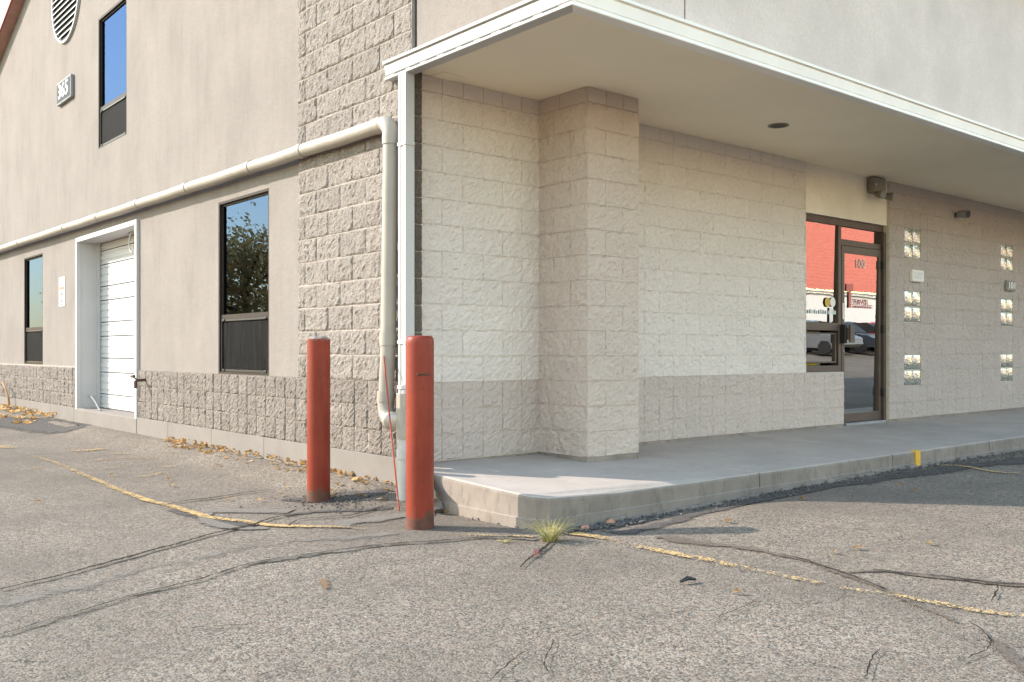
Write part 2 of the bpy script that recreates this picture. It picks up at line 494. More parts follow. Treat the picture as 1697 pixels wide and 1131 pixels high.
class MB:
    """collects shapes, links them as one mesh object"""
    def __init__(self):
        self.v, self.f = [], []
    def add(self, verts, faces):
        n = len(self.v)
        self.v += [tuple(p) for p in verts]
        self.f += [tuple(i + n for i in fc) for fc in faces]
        return self
    def box(self, lo, hi, bev=0.0):
        x0, y0, z0 = lo
        x1, y1, z1 = hi
        if bev <= 0:
            vs_ = [(x0, y0, z0), (x1, y0, z0), (x1, y1, z0), (x0, y1, z0), (x0, y0, z1), (x1, y0, z1), (x1, y1, z1), (x0, y1, z1)]
            self.add(vs_, [(0, 3, 2, 1), (4, 5, 6, 7), (0, 1, 5, 4), (1, 2, 6, 5), (2, 3, 7, 6), (3, 0, 4, 7)])
        else:
            bm = bmesh.new()
            bmesh.ops.create_cube(bm, size=1)
            for q in bm.verts:
                q.co = Vector(((x0 + x1) / 2 + q.co.x * (x1 - x0), (y0 + y1) / 2 + q.co.y * (y1 - y0), (z0 + z1) / 2 + q.co.z * (z1 - z0)))
            bmesh.ops.bevel(bm, geom=list(bm.edges), offset=bev, segments=2, affect='EDGES', profile=0.5)
            self.addbm(bm)
        return self
    def addbm(self, bm):
        bm.verts.index_update()
        self.add([q.co[:] for q in bm.verts], [[q.index for q in fc.verts] for fc in bm.faces])
        bm.free()
        return self
    def tube(self, path, r, n=16, cap=True):
        """swept circle; r is a number or a list"""
        path = [Vector(p) for p in path]
        rs = r if isinstance(r, (list, tuple)) else [r] * len(path)
        rings = []
        up = None
        for i, p in enumerate(path):
            d = (path[min(i + 1, len(path) - 1)] - path[max(i - 1, 0)]).normalized()
            if up is None:
                up = Vector((0, 0, 1)) if abs(d.z) < 0.9 else Vector((1, 0, 0))
            a = d.cross(up).normalized()
            b = a.cross(d).normalized()
            up = b
            rings.append([p + (a * math.cos(2 * math.pi * k / n) + b * math.sin(2 * math.pi * k / n)) * rs[i] for k in range(n)])
        vs_ = [q for rg in rings for q in rg]
        fs = []
        for i in range(len(rings) - 1):
            for k in range(n):
                k2 = (k + 1) % n
                fs.append((i * n + k, i * n + k2, (i + 1) * n + k2, (i + 1) * n + k))
        if cap:
            fs.append(tuple(range(n))[::-1])
            fs.append(tuple((len(rings) - 1) * n + k for k in range(n)))
        return self.add(vs_, fs)
    def lathe(self, prof, c, n=32):
        """prof: list of (radius, z) about the vertical through c"""
        vs_ = [(c[0] + r * math.cos(2 * math.pi * k / n), c[1] + r * math.sin(2 * math.pi * k / n), c[2] + z) for r, z in prof for k in range(n)]
        fs = []
        for i in range(len(prof) - 1):
            for k in range(n):
                k2 = (k + 1) % n
                fs.append((i * n + k, i * n + k2, (i + 1) * n + k2, (i + 1) * n + k))
        fs.append(tuple(range(n))[::-1])
        fs.append(tuple((len(prof) - 1) * n + k for k in range(n)))
        return self.add(vs_, fs)
    def extrude(self, prof, p0, p1, frame):
        """polygon prof (a,b) swept from p0 to p1; frame gives the two axis vectors"""
        A, B = Vector(frame[0]), Vector(frame[1])
        n = len(prof)
        vs_ = [Vector(p0) + A * a + B * b for a, b in prof] + [Vector(p1) + A * a + B * b for a, b in prof]
        fs = [(k, (k + 1) % n, n + (k + 1) % n, n + k) for k in range(n)]
        fs += [tuple(range(n))[::-1], tuple(range(n, 2 * n))]
        return self.add(vs_, fs)
    def build(self, name, mat, parent=None, smooth=False, label=None):
        o = mesh_obj(name, self.v, self.f, mat, parent, smooth)
        if smooth:
            o.data.set_sharp_from_angle(angle=R(40))
        bm = bmesh.new()
        bm.from_mesh(o.data)
        bmesh.ops.recalc_face_normals(bm, faces=bm.faces)
        bm.to_mesh(o.data)
        bm.free()
        if label:
            o['label'] = label
        return o

def box(name, lo, hi, mat, parent=None, bev=0.0, label=None):
    return MB().box(lo, hi, bev).build(name, mat, parent, label=label)

def text_mesh(name, s, size, mat, parent, loc, facing, bold=0.0, width=None, depth=0.002, label=None, align='CENTER', mirror=False):
    """flat lettering, built as a mesh; facing: '-X' or '-Y'"""
    cu = bpy.data.curves.new(name, 'FONT')
    cu.body = s
    cu.size = size
    cu.offset = bold
    cu.extrude = depth
    cu.align_x = align
    cu.align_y = 'CENTER'
    tmp = bpy.data.objects.new(name, cu)
    COL.objects.link(tmp)
    dg = bpy.context.evaluated_depsgraph_get()
    me = bpy.data.meshes.new_from_object(tmp.evaluated_get(dg))
    bpy.data.objects.remove(tmp)
    n = len(me.vertices)
    co = np.empty(n * 3)
    me.vertices.foreach_get("co", co)
    co = co.reshape(-1, 3)
    w = co[:, 0].max() - co[:, 0].min()
    if width:
        if align == 'CENTER':
            co[:, 0] = (co[:, 0] - (co[:, 0].max() + co[:, 0].min()) / 2) * width / w
        else:
            co[:, 0] = (co[:, 0] - co[:, 0].min()) * width / w
    if facing == '-Y':
        out = np.stack([co[:, 0], -co[:, 2], co[:, 1]], 1)
    else:
        out = np.stack([-co[:, 2], -co[:, 0], co[:, 1]], 1)
    me.vertices.foreach_set("co", out.ravel())
    me.name = name
    me.materials.clear()
    me.materials.append(mat)
    me.update()
    o = bpy.data.objects.new(name, me)
    place(o, parent, loc)
    if label:
        o['label'] = label
    return o

# ------------------------------------------------------------------ ground
def smst(t):
    t = min(1.0, max(0.0, t))
    return t * t * (3 - 2 * t)

def g(x, y):
    z = 0.0
    if x < 4.2:
        z += 0.1 * smst((x - 3.35) / 0.55) * smst((y - 5.2) / 1.0)
    if x > 3.6:
        z += 0.085 * smst((x - 3.6) / 1.8) * smst((4.25 - y) / 0.7)
    if y < -5:
        z += 0.5 * smst((-5 - y) / 9.0)
    if x > 5:
        z += 0.035 * smst((x - 5) / 3.0) * smst((y - 3.3) / 0.8)
    return z

def gn(x, y):
    """ground height with the small unevenness of old asphalt"""
    return g(x, y) + 0.005 * noise.noise(Vector((x * 0.9, y * 0.9, 3.1))) + 0.0025 * noise.noise(Vector((x * 4, y * 4, 7.7)))

def axis_cuts(lo, hi, fine_lo, fine_hi, step):
    a = list(np.arange(fine_lo, fine_hi + 1e-6, step))
    x, s = fine_lo, step
    left = []
    while x > lo:
        s *= 1.35
        x -= s
        left.append(max(x, lo))
    x, s = a[-1], step
    right = []
    while x < hi:
        s *= 1.35
        x += s
        right.append(min(x, hi))
    return left[::-1] + a + right
gx = axis_cuts(-700, 700, -0.5, 12.0, 0.06)
gy = axis_cuts(-700, 700, -1.0, 13.0, 0.06)
gv = [(x, y, gn(x, y)) for y in gy for x in gx]
nx_ = len(gx)
gf = [(j * nx_ + i, j * nx_ + i + 1, (j + 1) * nx_ + i + 1, (j + 1) * nx_ + i) for j in range(len(gy) - 1) for i in range(nx_ - 1)]
ground = mesh_obj("parking_lot", gv, gf, M['asphalt'], None, smooth=True, origin=(0, 0, 0))
tag(ground, 'worn grey asphalt parking lot with cracks in front of the building', kind='structure')

def resample(pts, step):
    P = [Vector((*p, 0)) for p in pts]
    # Catmull-Rom through the points
    out = []
    for i in range(len(P) - 1):
        p0, p1, p2, p3 = P[max(i - 1, 0)], P[i], P[i + 1], P[min(i + 2, len(P) - 1)]
        n = max(2, int((p2 - p1).length / step))
        for k in range(n):
            t = k / n
            out.append(0.5 * ((2 * p1) + (p2 - p0) * t + (2 * p0 - 5 * p1 + 4 * p2 - p3) * t * t + (3 * p1 - p0 - 3 * p2 + p3) * t ** 3))
    out.append(P[-1])
    return out

class Ribbon:
    def __init__(self):
        self.v, self.f, self.u, self.w = [], [], [], []
    def add(self, pts, width, lift=0.004, step=0.03, jit=0.0, jag=0.0, wear=0.0, seed=0, taper=False, wvar=0.0):
        """width: number or (w0, .., wn) spread along the line"""
        c = resample(pts, step)
        n = len(c)
        ws = np.interp(np.linspace(0, 1, n), np.linspace(0, 1, len(width)), width) if isinstance(width, (tuple, list)) else np.full(n, width)
        we = np.interp(np.linspace(0, 1, n), np.linspace(0, 1, len(wear)), wear) if isinstance(wear, (tuple, list)) else np.full(n, wear)
        for i in range(n):
            d = (c[min(i + 1, n - 1)] - c[max(i - 1, 0)])
            d = d.normalized() if d.length > 1e-9 else Vector((1, 0, 0))
            s = Vector((-d.y, d.x, 0))
            hw = ws[i] / 2
            k = 1.0
            if jag:
                k = 1 + jag * noise.noise(Vector((i * 0.45, seed * 7.3, 0.5)))
            off = jit * (noise.noise(Vector((i * step * 6, seed * 3.1, 9))) + 0.7 * noise.noise(Vector((i * step * 22, seed * 3.1, 4))))
            if taper:
                k *= min(1.0, i / 6 + 0.15, (n - 1 - i) / 6 + 0.15)
            p = c[i] + s * off
            for q in (-1, -0.5, 0, 0.5, 1):
                e = p + s * hw * k * q
                self.v.append((e.x, e.y, gn(e.x, e.y) + lift))
                self.u.append(abs(q))
                self.w.append(min(1, max(0, we[i] + wvar * noise.noise(Vector((i * step * 1.7, seed, 2))))))
        b = len(self.v) - n * 5
        for i in range(n - 1):
            for q in range(4):
                self.f.append((b + i * 5 + q, b + i * 5 + q + 1, b + (i + 1) * 5 + q + 1, b + (i + 1) * 5 + q))
        return self
    def build(self, name, mat, label, kind='structure', parent=None):
        o = mesh_obj(name, self.v, self.f, mat, parent, smooth=True, attrs={'u': self.u, 'w': self.w})
        return tag(o, label, kind=kind)

# outlines of the marks on the asphalt, metres on the ground
F = {
    'CR_A': [(0.989, 4.797), (1.156, 4.861), (1.306, 4.923), (1.49, 5.022), (1.798, 5.194), (2.016, 5.305), (2.292, 5.465), (2.539, 5.562), (2.806, 5.726), (2.972, 5.735)],
    'CR_A2': [(2.729, 5.402), (2.876, 5.551), (3.042, 5.527), (3.201, 5.482), (3.363, 5.528), (3.528, 5.609), (3.652, 5.569)],
    'CR_B': [(0.698, 3.966), (0.834, 4.045), (1.086, 4.155), (1.294, 4.258), (1.502, 4.337), (1.763, 4.411), (2.081, 4.559), (2.37, 4.574), (2.657, 4.552), (2.887, 4.527), (3.097, 4.437), (3.464, 4.31), (3.662, 4.119)],
    'CR_C': [(2.428, 6.708), (2.613, 6.762), (2.858, 6.814), (3.13, 6.858), (3.35, 6.878)],
    'CR_D': [(3.637, 3.982), (3.418, 3.829), (3.202, 3.686), (3.082, 3.594)],
    'CR_E': [(2.269, 2.588), (2.172, 2.555), (2.051, 2.484), (1.945, 2.421)],
    'CR_F': [(2.422, 2.628), (2.332, 2.553), (2.209, 2.44), (2.146, 2.349)],
    'CR_G': [(2.59, 2.637), (2.516, 2.598), (2.439, 2.623)],
    'CR_H': [(2.562, 2.755), (2.445, 2.801), (2.354, 2.784)],
    'CR_I': [(2.712, 3.208), (2.661, 3.184), (2.611, 3.174)],
    'CR_L': [(3.845, 1.721), (3.766, 1.637), (3.648, 1.546), (3.545, 1.513), (3.419, 1.522), (3.345, 1.516)],
    'CR_M': [(3.259, 1.772), (3.138, 1.741), (3.034, 1.687), (2.913, 1.635)],
    'CR_N': [(3.927, 1.867), (4.026, 1.835)],
    'CR_O': [(4.413, 1.851), (4.304, 1.801), (4.161, 1.771)],
    'CR_P': [(1.393, 3.666), (1.53, 3.583), (1.624, 3.514)],
    'CR_Q': [(1.36, 2.943), (1.456, 2.962), (1.536, 2.942)],
    'CR_R': [(3.071, 2.392), (3.334, 2.439), (3.474, 2.446)],
    'CR_S': [(2.351, 4.125), (2.641, 4.141), (2.872, 4.038)],
    'SEAL_J': [(4.134, 3.63), (4.176, 3.599), (4.18, 3.412), (4.263, 3.118), (4.258, 2.867), (4.233, 2.694), (4.162, 2.49), (4.095, 2.316), (4.034, 2.168), (3.95, 2.004), (3.874, 1.862), (3.815, 1.75)],
    'SEAL_K': [(4.143, 2.479), (4.278, 2.367), (4.314, 2.306), (4.355, 2.145), (4.409, 1.987), (4.44, 1.847), (4.507, 1.709)],
    'DARK_L': [(3.717, 1.582), (3.561, 1.446), (3.384, 1.283), (3.237, 1.156)],
    'YEL_1': [(2.528, 11.13), (2.532, 10.599), (2.536, 9.783), (2.485, 8.785), (2.441, 8.037), (2.421, 7.456), (2.415, 6.964), (2.454, 6.652), (2.462, 6.382), (2.483, 5.998), (2.587, 5.739), (2.669, 5.479), (2.886, 5.243), (3.081, 4.974)],
    'YEL_1b': [(3.322, 4.67), (3.364, 4.513), (3.517, 4.336), (3.667, 4.162)],
    'YEL_2': [(3.921, 4.085), (3.945, 3.823), (3.917, 3.55), (3.934, 3.211), (3.937, 2.88), (3.932, 2.574), (3.935, 2.303), (3.99, 2.133), (3.998, 1.953), (4.007, 1.806), (4.024, 1.705), (4.075, 1.545)],
    'YEL_3': [(8.697, 4.192), (8.162, 3.572), (8.186, 3.234)],
    'YW_1': [(2.927, 11.033), (3.167, 10.996), (3.37, 11.074)],
    'YW_2': [(3.247, 10.524), (3.356, 10.277)],
    'YW_3': [(2.815, 9.873), (3.195, 9.969), (3.36, 9.687)],
    'YW_4': [(2.784, 9.146), (3.007, 9.261)],
    'YW_5': [(3.212, 8.905), (3.359, 8.963)],
    'YW_6': [(2.508, 12.16), (2.545, 11.689)],
    'YW_7': [(2.806, 8.358), (3.12, 8.576)],
    'DEB': [(4.094, 4.079), (4.462, 4.043), (5.013, 4.107), (5.623, 4.165), (6.304, 4.218), (6.991, 4.113), (7.886, 3.959), (8.655, 3.895), (9.84, 3.732)],
    'WEDGE': [(2.389, 6.508), (2.455, 6.14), (2.498, 5.758), (2.627, 5.595)],
    'DPATCH': [(3.04, 17.27), (3.365, 16.314), (3.528, 14.834), (3.67, 13.549), (4.221, 13.815)],
    'GREY': [(0.795, 4.517), (1.091, 4.587), (1.509, 4.753), (1.959, 4.901), (2.341, 4.987), (2.783, 4.884), (3.134, 4.78)],
    'DIRT_B2': [(3.214, 6.439), (3.323, 6.272), (3.495, 6.134), (3.625, 6.01), (3.742, 5.867)],
    'DIRT_B3': [(2.884, 5.778), (3.106, 5.776), (3.344, 5.703), (3.577, 5.531)],
    'SLABL': [(3.869, 5.425), (3.844, 5.123), (3.826, 4.837), (3.796, 4.555), (3.76, 4.301)],
    'LEAVES': [(2.651, 8.592), (2.811, 7.591), (1.772, 7.4), (3.799, 7.786), (3.028, 6.449), (3.27, 6.582), (3.535, 6.249), (2.876, 6.65), (3.663, 6.41), (3.761, 6.235), (3.781, 6.312), (3.771, 5.913), (4.298, 11.121), (4.676, 3.529), (4.441, 2.674), (4.899, 2.394), (3.503, 2.595), (4.584, 2.627), (3.74, 5.118), (10.17, 4.267), (6.58, 3.326), (5.638, 3.631), (3.54, 10.843), (2.936, 7.998), (9.285, 4.788), (3.549, 8.422), (2.289, 9.623), (6.786, 3.546)],
    'STICK': [(3.458, 2.877), (3.549, 2.861)],
    'GRASS': [(3.686, 4.03)],
    'GRASS2': [(3.467, 4.17)],
    'BR': [(3.862, 4.446), (4.07, 4.134), (4.319, 4.159)],
    'STAIN': [(2.221, 4.041), (2.142, 3.869)],
}


# dark asphalt patches, sediment films, cracks, paint: each a sheet a few mm above the one below
rb = Ribbon()
rb.add(F['WEDGE'], (0.08, 0.25, 0.4, 0.3), 0.0044, 0.04, jit=0.02, wear=0.12, seed=2)
rb.add(F['DPATCH'], (1.1, 1.0, 1.2, 1.0, 0.4), 0.004, 0.1, jit=0.05, wear=0.0, seed=3)  # flat darker patches laid on the asphalt
rb.build("dark_asphalt_patch", M['grit'], 'dark patches on the asphalt of the side lot')
rb = Ribbon()
rb.add(F['DIRT_B2'], (0.2, 0.5, 0.55, 0.4, 0.3), 0.0060, 0.04, jit=0.05, wear=0.15, seed=4)
rb.add(F['DIRT_B3'], (0.1, 0.2, 0.26, 0.2), 0.0064, 0.04, jit=0.04, wear=0.2, seed=5)
rb.add([(x, y - 0.16) for x, y in F['DEB']], (0.22, 0.26, 0.34, 0.5, 0.6, 0.62, 0.6, 0.5, 0.5), 0.0060, 0.05, jit=0.05, wear=0.02, seed=6)
rb.build("loose_grit", M['grit'], 'dark crumbly grit along the kerb and around the bollards')
rb = Ribbon()
rb.add(F['SEAL_J'], (0.06, 0.26, 0.24, 0.12, 0.07, 0.05, 0.06, 0.08, 0.09, 0.08, 0.07, 0.04), 0.0072, 0.03, jit=0.015, jag=0.5, wear=(0.05, 0.15, 0.2, 0.1, 0.05, 0.05, 0.05, 0.05, 0.15, 0.2, 0.3), seed=7, wvar=0.3)
rb.add(F['SEAL_K'], (0.03, 0.05, 0.06, 0.07, 0.075, 0.07, 0.07), 0.0076, 0.03, jit=0.012, jag=0.3, wear=0.0, seed=8)
rb.add(F['DARK_L'], (0.06, 0.12, 0.16, 0.18), 0.0072, 0.03, jit=0.015, wear=0.12, seed=9)
rb.build("crack_sediment", M['seal'], 'brown silt settled in the cracks beside the yellow stripe')
rb = Ribbon()
rb.add(F['CR_B'][1:], 0.22, 0.0072, 0.04, jit=0.04, wear=0.5, seed=10, wvar=0.6)
rb.add([(x, y) for x, y in F['GREY']], (0.5, 0.6, 0.7, 0.7, 0.6, 0.5, 0.3), 0.0040, 0.05, jit=0.05, wear=0.52, seed=1, wvar=0.3)
rb.add([(2.55, 6.2), (2.42, 5.95), (2.44, 5.6), (2.6, 5.42)], (0.1, 0.22, 0.24, 0.1), 0.0076, 0.04, wear=0.1, seed=12)
rb.add([(2.95, 5.15), (3.1, 5.3), (3.3, 5.25), (3.55, 5.28), (3.7, 5.2)], 0.26, 0.0072, 0.04, wear=0.05, seed=13)
rb.add([(2.55, 6.3), (2.75, 6.15), (2.9, 6.0), (3.0, 5.9)], 0.3, 0.0072, 0.04, wear=0.05, seed=14)
rb.build("crack_film", M['fine'], 'smooth grey sealant film alongside the long crack')

rb = Ribbon()
def paint_line(key, width, wear, seed, wvar=0.25):
    r_ = Ribbon()
    r_.add(F[key], width, 0.0100, 0.05, jit=0.006, wear=wear, seed=seed, wvar=wvar)
    return r_
paint_line('YEL_1', (0.12, 0.11, 0.1, 0.1, 0.1, 0.1, 0.1, 0.1, 0.1, 0.1, 0.1, 0.1, 0.09), (0.72, 0.55, 0.5, 0.5, 0.48, 0.46, 0.42, 0.36, 0.38, 0.3, 0.25, 0.25, 0.3, 0.6), 21, 0.2).build(
    "line_marking", M['paint'], 'worn yellow stripe curving from the side lot toward the bollards')
paint_line('YEL_1b', 0.1, (0.75, 0.6, 0.5, 0.35), 22).build("line_marking", M['paint'], 'short worn yellow stripe at the concrete corner')
paint_line('YEL_2', (0.13, 0.11, 0.11, 0.1, 0.1, 0.1, 0.1, 0.1, 0.1, 0.1), (0.15, 0.45, 0.5, 0.35, 0.45, 0.5, 0.55, 0.7, 0.55, 0.42, 0.5), 23, 0.25).build(
    "line_marking", M['paint'], 'worn yellow stripe running across the sunlit lot toward the camera')
paint_line('YEL_3', 0.075, (0.25, 0.2, 0.4), 24).build("line_marking", M['paint'], 'thin yellow parking line in the shade by the kerb')
rb = Ribbon()
for i, k in enumerate(('YW_1', 'YW_2', 'YW_3', 'YW_4', 'YW_5', 'YW_6', 'YW_7')):
    rb.add(F[k], 0.28, 0.0100, 0.05, jit=0.02, wear=(0.62, 0.5, 0.66), seed=30 + i, wvar=0.3)
rb.build("line_marking", M['paint'], 'almost worn away yellow lettering marks on the side lot')

rb = Ribbon()
rb.add(F['CR_A'], (0.022, 0.026, 0.032, 0.038, 0.032, 0.03, 0.036, 0.042, 0.034, 0.018), 0.0125, 0.02, jit=0.016, jag=0.7, seed=41)
rb.add(F['CR_A2'], (0.016, 0.018, 0.03, 0.03, 0.018, 0.012), 0.0125, 0.02, jit=0.018, jag=0.7, seed=42)
rb.add(F['CR_B'], (0.009, 0.012, 0.015, 0.016, 0.018, 0.018, 0.018, 0.02, 0.022, 0.024, 0.026, 0.022, 0.014), 0.0125, 0.02, jit=0.012, jag=0.6, seed=43)
rb.add(F['CR_C'], (0.018, 0.03, 0.04, 0.026, 0.01), 0.0125, 0.02, jit=0.015, jag=0.6, seed=44)
rb.add(F['CR_D'], (0.02, 0.035, 0.02, 0.008), 0.0125, 0.02, jit=0.015, jag=0.6, seed=45)
for i, (k, w) in enumerate((('CR_E', 0.007), ('CR_F', 0.006), ('CR_G', 0.006), ('CR_H', 0.005), ('CR_I', 0.006), ('CR_L', 0.008), ('CR_M', 0.007), ('CR_N', 0.014), ('CR_O', 0.010), ('CR_P', 0.009), ('CR_Q', 0.008), ('CR_R', 0.006), ('CR_S', 0.005))):
    rb.add(F[k], w, 0.0125, 0.012, jit=0.012, jag=0.8, seed=50 + i, taper=True)
rb.add(F['SEAL_J'][4:9], 0.012, 0.0125, 0.02, jit=0.02, jag=0.8, seed=70)
rb.add(F['SEAL_K'][1:], 0.014, 0.0125, 0.02, jit=0.02, jag=0.9, seed=71)
rb.build("asphalt_crack", M['tar'], 'long dark cracks running across the asphalt')
rb = Ribbon()
rb.add(F['STAIN'], 0.12, 0.0085, 0.02, wear=0.25, seed=80)
rb.build("rust_stain", M['stain'], 'small brown rust stain on the sunlit asphalt')
rb = Ribbon()
rb.add([(3.43, 3.87), (3.38, 3.80), (3.31, 3.74)], 0.06, 0.0145, 0.01, wear=0.35, seed=81, jag=0.8)
rb.build("paint_drip", M['redstain'], 'small red paint drip in the crack below the grass tuft')

# ------------------------------------------------------------------ sidewalk of cast panels
walk = empty("sidewalk", (8.0, 5.0, 0.2))
tag(walk, 'raised concrete walk in front of the entrance', kind='structure')
YF = 4.25
def slab_z(x, y):
    return 0.235 - 0.055 * (5.9 - y) / 1.65 + 0.03 * max(0.0, 1 - (x - 3.8) / 0.7)
def slab_panel(poly, sub, mat_top):
    """one cast panel: outline polygon, rounded arris along its rim, sides down to below the ground"""
    n = len(poly)
    cx = sum(p[0] for p in poly) / n
    cy = sum(p[1] for p in poly) / n
    bm = bmesh.new()
    def ring(inset, dz, absolute=None):
        r_ = []
        for i, (x, y) in enumerate(poly):
            a = (Vector((x, y)) - Vector(poly[i - 1])).normalized()
            b = (Vector(poly[(i + 1) % n]) - Vector((x, y))).normalized()
            na, nb_ = Vector((-a.y, a.x)), Vector((-b.y, b.x))
            d = na + nb_
            q = Vector((x, y)) + d * (inset * 2 / max(0.3, d.length_squared)) * 1.0
            r_.append(bm.verts.new((q.x, q.y, (slab_z(x, y) + dz) if absolute is None else absolute)))
        return r_
    rings = [ring(-0.008, 0, -0.2), ring(-0.008, 0, 0.066), ring(0, 0, 0.073), ring(0, -0.022), ring(0.004, -0.008), ring(0.012, -0.001), ring(0.03, 0.0)]
    for a, b in zip(rings[:-1], rings[1:]):
        for i in range(n):
            bm.faces.new((a[i], a[(i + 1) % n], b[(i + 1) % n], b[i]))
    bm.faces.new(rings[-1])
    bmesh.ops.recalc_face_normals(bm, faces=bm.faces)
    me = bpy.data.meshes.new("paving_slab")
    o = bpy.data.objects.new("paving_slab", me)
    bmesh.ops.translate(bm, verts=bm.verts, vec=(-cx, -cy, -0.1))
    bm.to_mesh(me)
    bm.free()
    me.materials.append(mat_top)
    me.materials.append(M['kerb'])
    for p in me.polygons:
        if abs(p.normal.z) < 0.5 or p.center.z + 0.1 < 0.12:
            p.material_index = 1
    place(o, walk, (cx, cy, 0.1))
    return o
def edge_pts(x0, x1):
    """front edge with the slight waver of a hand-set form"""
    xs = np.linspace(x0, x1, max(2, int((x1 - x0) / 0.12)))
    return [(float(x), YF + 0.008 * noise.noise(Vector((x * 2.0, 0, 0))) + 0.003 * noise.noise(Vector((x * 9, 3, 0)))) for x in xs]
cuts = [6.03, 8.02, 9.98, 11.95, 13.95, 15.95, 18.0, 21.0, 24.0, 28.0]
first = [(4.02, 5.92), (3.97, 5.76), (3.85, 5.70), (3.80, 5.64), (3.80, 5.2), (3.79, 4.6), (3.80, 4.37), (3.83, 4.31), (3.885, 4.245)] + edge_pts(3.98, cuts[0] - 0.006) + [(cuts[0] - 0.006, 5.92)]
slab_panel(first, None, M['slab'])
for a, b in zip(cuts[:-1], cuts[1:]):
    slab_panel(edge_pts(a + 0.006, b - 0.006) + [(b - 0.006, 5.95), (a + 0.006, 5.95)], None, M['slab'])
# mortar lip at the foot of the kerb
lip = MB()
for i in range(60):
    x = 3.95 + i * 0.11 + random.uniform(-0.02, 0.02)
    if random.random() < 0.75:
        lip.box((x, YF - random.uniform(0.02, 0.06), -0.05), (x + 0.13, YF + 0.02, gn(x, 4.2) + random.uniform(0.004, 0.03)), 0.004)
lip.build("mortar_lip", M['kerb'], walk)
# yellow dab on the kerb face
k0 = MB()
xk = 8.42
zt, zb = slab_z(xk, YF), gn(xk, 4.2)
k0.box((xk, YF - 0.012, zb), (xk + 0.085, YF + 0.02, zt - 0.004))
k0.box((xk, YF - 0.012, zt - 0.004), (xk + 0.085, YF + 0.06, zt + 0.003))
k0.build("yellow_dab", M['yellow_paint'], walk, label='bright yellow paint stripe on the kerb face')

# ------------------------------------------------------------------ building
WX, WY = 3.926, 5.87
bld = empty("building", (8.0, 8.0, 0.0), 'tan stucco and split block commercial building with white gutter along its overhang', 'building')

def cells(ranges_a, ranges_b, openings):
    """rectangles of the a/b grid that are not inside an opening"""
    out = []
    for a0, a1 in zip(ranges_a[:-1], ranges_a[1:]):
        for b0, b1 in zip(ranges_b[:-1], ranges_b[1:]):
            am, bm_ = (a0 + a1) / 2, (b0 + b1) / 2
            if not any(o[0] < am < o[1] and o[2] < bm_ < o[3] for o in openings):
                out.append((a0, a1, b0, b1))
    return out

# openings of the side wall: (y0, y1, z0, z1)
WIN_BIG = (8.159, 9.316, 0.868, 2.615)
WIN_SMALL = (16.103, 17.280, 0.890, 2.648)
WIN_UP = (12.137, 13.283, 3.812, 5.560)
DOOR = (11.717, 14.166, 0.290, 2.648)
ops = [WIN_BIG, WIN_SMALL, WIN_UP, DOOR]
SPL, TH = 5.0, 0.30
PKY, PKZ, EVZ, BKY, BKZ = 14.8, 7.96, 4.95, 20.6, 5.93
def roof_z(y):
    if y <= PKY:
        return EVZ + (PKZ - EVZ) * (y - 4.12) / (PKY - 4.12)
    return PKZ + (BKZ - PKZ) * (y - PKY) / (BKY - PKY)
YS = 5.885
ya = sorted({YS, 20.6, PKY} | {o[0] for o in ops} | {o[1] for o in ops})
za = sorted({-0.3, 0.868, SPL} | {o[2] for o in ops} | {min(o[3], SPL) for o in ops})
w = MB()
for X, fl in ((WX, (0, 1, 2, 3)), (WX + TH, (3, 2, 1, 0))):
    for y0, y1, z0, z1 in cells(ya, za, ops):
        w.add([(X, y0, z0), (X, y1, z0), (X, y1, z1), (X, y0, z1)], [fl])
    for y0, y1 in zip(ya[:-1], ya[1:]):
        zb = WIN_UP[3] if WIN_UP[0] < (y0 + y1) / 2 < WIN_UP[1] else SPL
        w.add([(X, y0, zb), (X, y1, zb), (X, y1, roof_z(y1)), (X, y0, roof_z(y0))], [fl])
for y0, y1, z0, z1 in ops:
    w.add([(WX, y0, z0), (WX + TH, y0, z0), (WX + TH, y0, z1), (WX, y0, z1)], [(0, 1, 2, 3)])
    w.add([(WX, y1, z0), (WX + TH, y1, z0), (WX + TH, y1, z1), (WX, y1, z1)], [(0, 1, 2, 3)])
    w.add([(WX, y0, z0), (WX + TH, y0, z0), (WX + TH, y1, z0), (WX, y1, z0)], [(0, 1, 2, 3)])
    w.add([(WX, y0, z1), (WX + TH, y0, z1), (WX + TH, y1, z1), (WX, y1, z1)], [(0, 1, 2, 3)])
w.add([(WX, YS, -0.3), (WX + TH, YS, -0.3), (WX + TH, YS, roof_z(YS)), (WX, YS, roof_z(YS))], [(0, 1, 2, 3)])
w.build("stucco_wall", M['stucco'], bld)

# upper storey that overhangs the walk
w = MB()
w.add([(WX, 4.12, 3.19), (WX, 5.738, 3.19), (WX, 5.738, roof_z(5.738)), (WX, 4.12, EVZ)], [(0, 1, 2, 3)])
w.add([(WX + TH, 4.12, 3.19), (WX + TH, 5.738, 3.19), (WX + TH, 5.738, roof_z(5.738)), (WX + TH, 4.12, EVZ)], [(0, 1, 2, 3)])
w.add([(WX, 4.12, 3.19), (WX + TH, 4.12, 3.19), (WX + TH, 4.12, EVZ), (WX, 4.12, EVZ)], [(0, 1, 2, 3)])
w.add([(WX, 5.738, 3.19), (WX + TH, 5.738, 3.19), (WX + TH, 5.738, roof_z(5.738)), (WX, 5.738, roof_z(5.738))], [(0, 1, 2, 3)])
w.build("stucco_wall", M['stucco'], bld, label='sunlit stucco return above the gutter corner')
box("expansion_joint", (WX + 0.012, 5.73, 3.19), (WX + 0.2, 5.81, 5.0), M['joint_dark'], bld)
XE = 42.0
px_ = [WX + TH + 0.002, 4.990, 5.006, XE]
for a, b in zip(px_[0::2], px_[1::2]):
    box("stucco_panel", (a, 4.12, 3.19), (b, 4.40, EVZ), M['stucco_shade_lifted'], bld, 0.004)
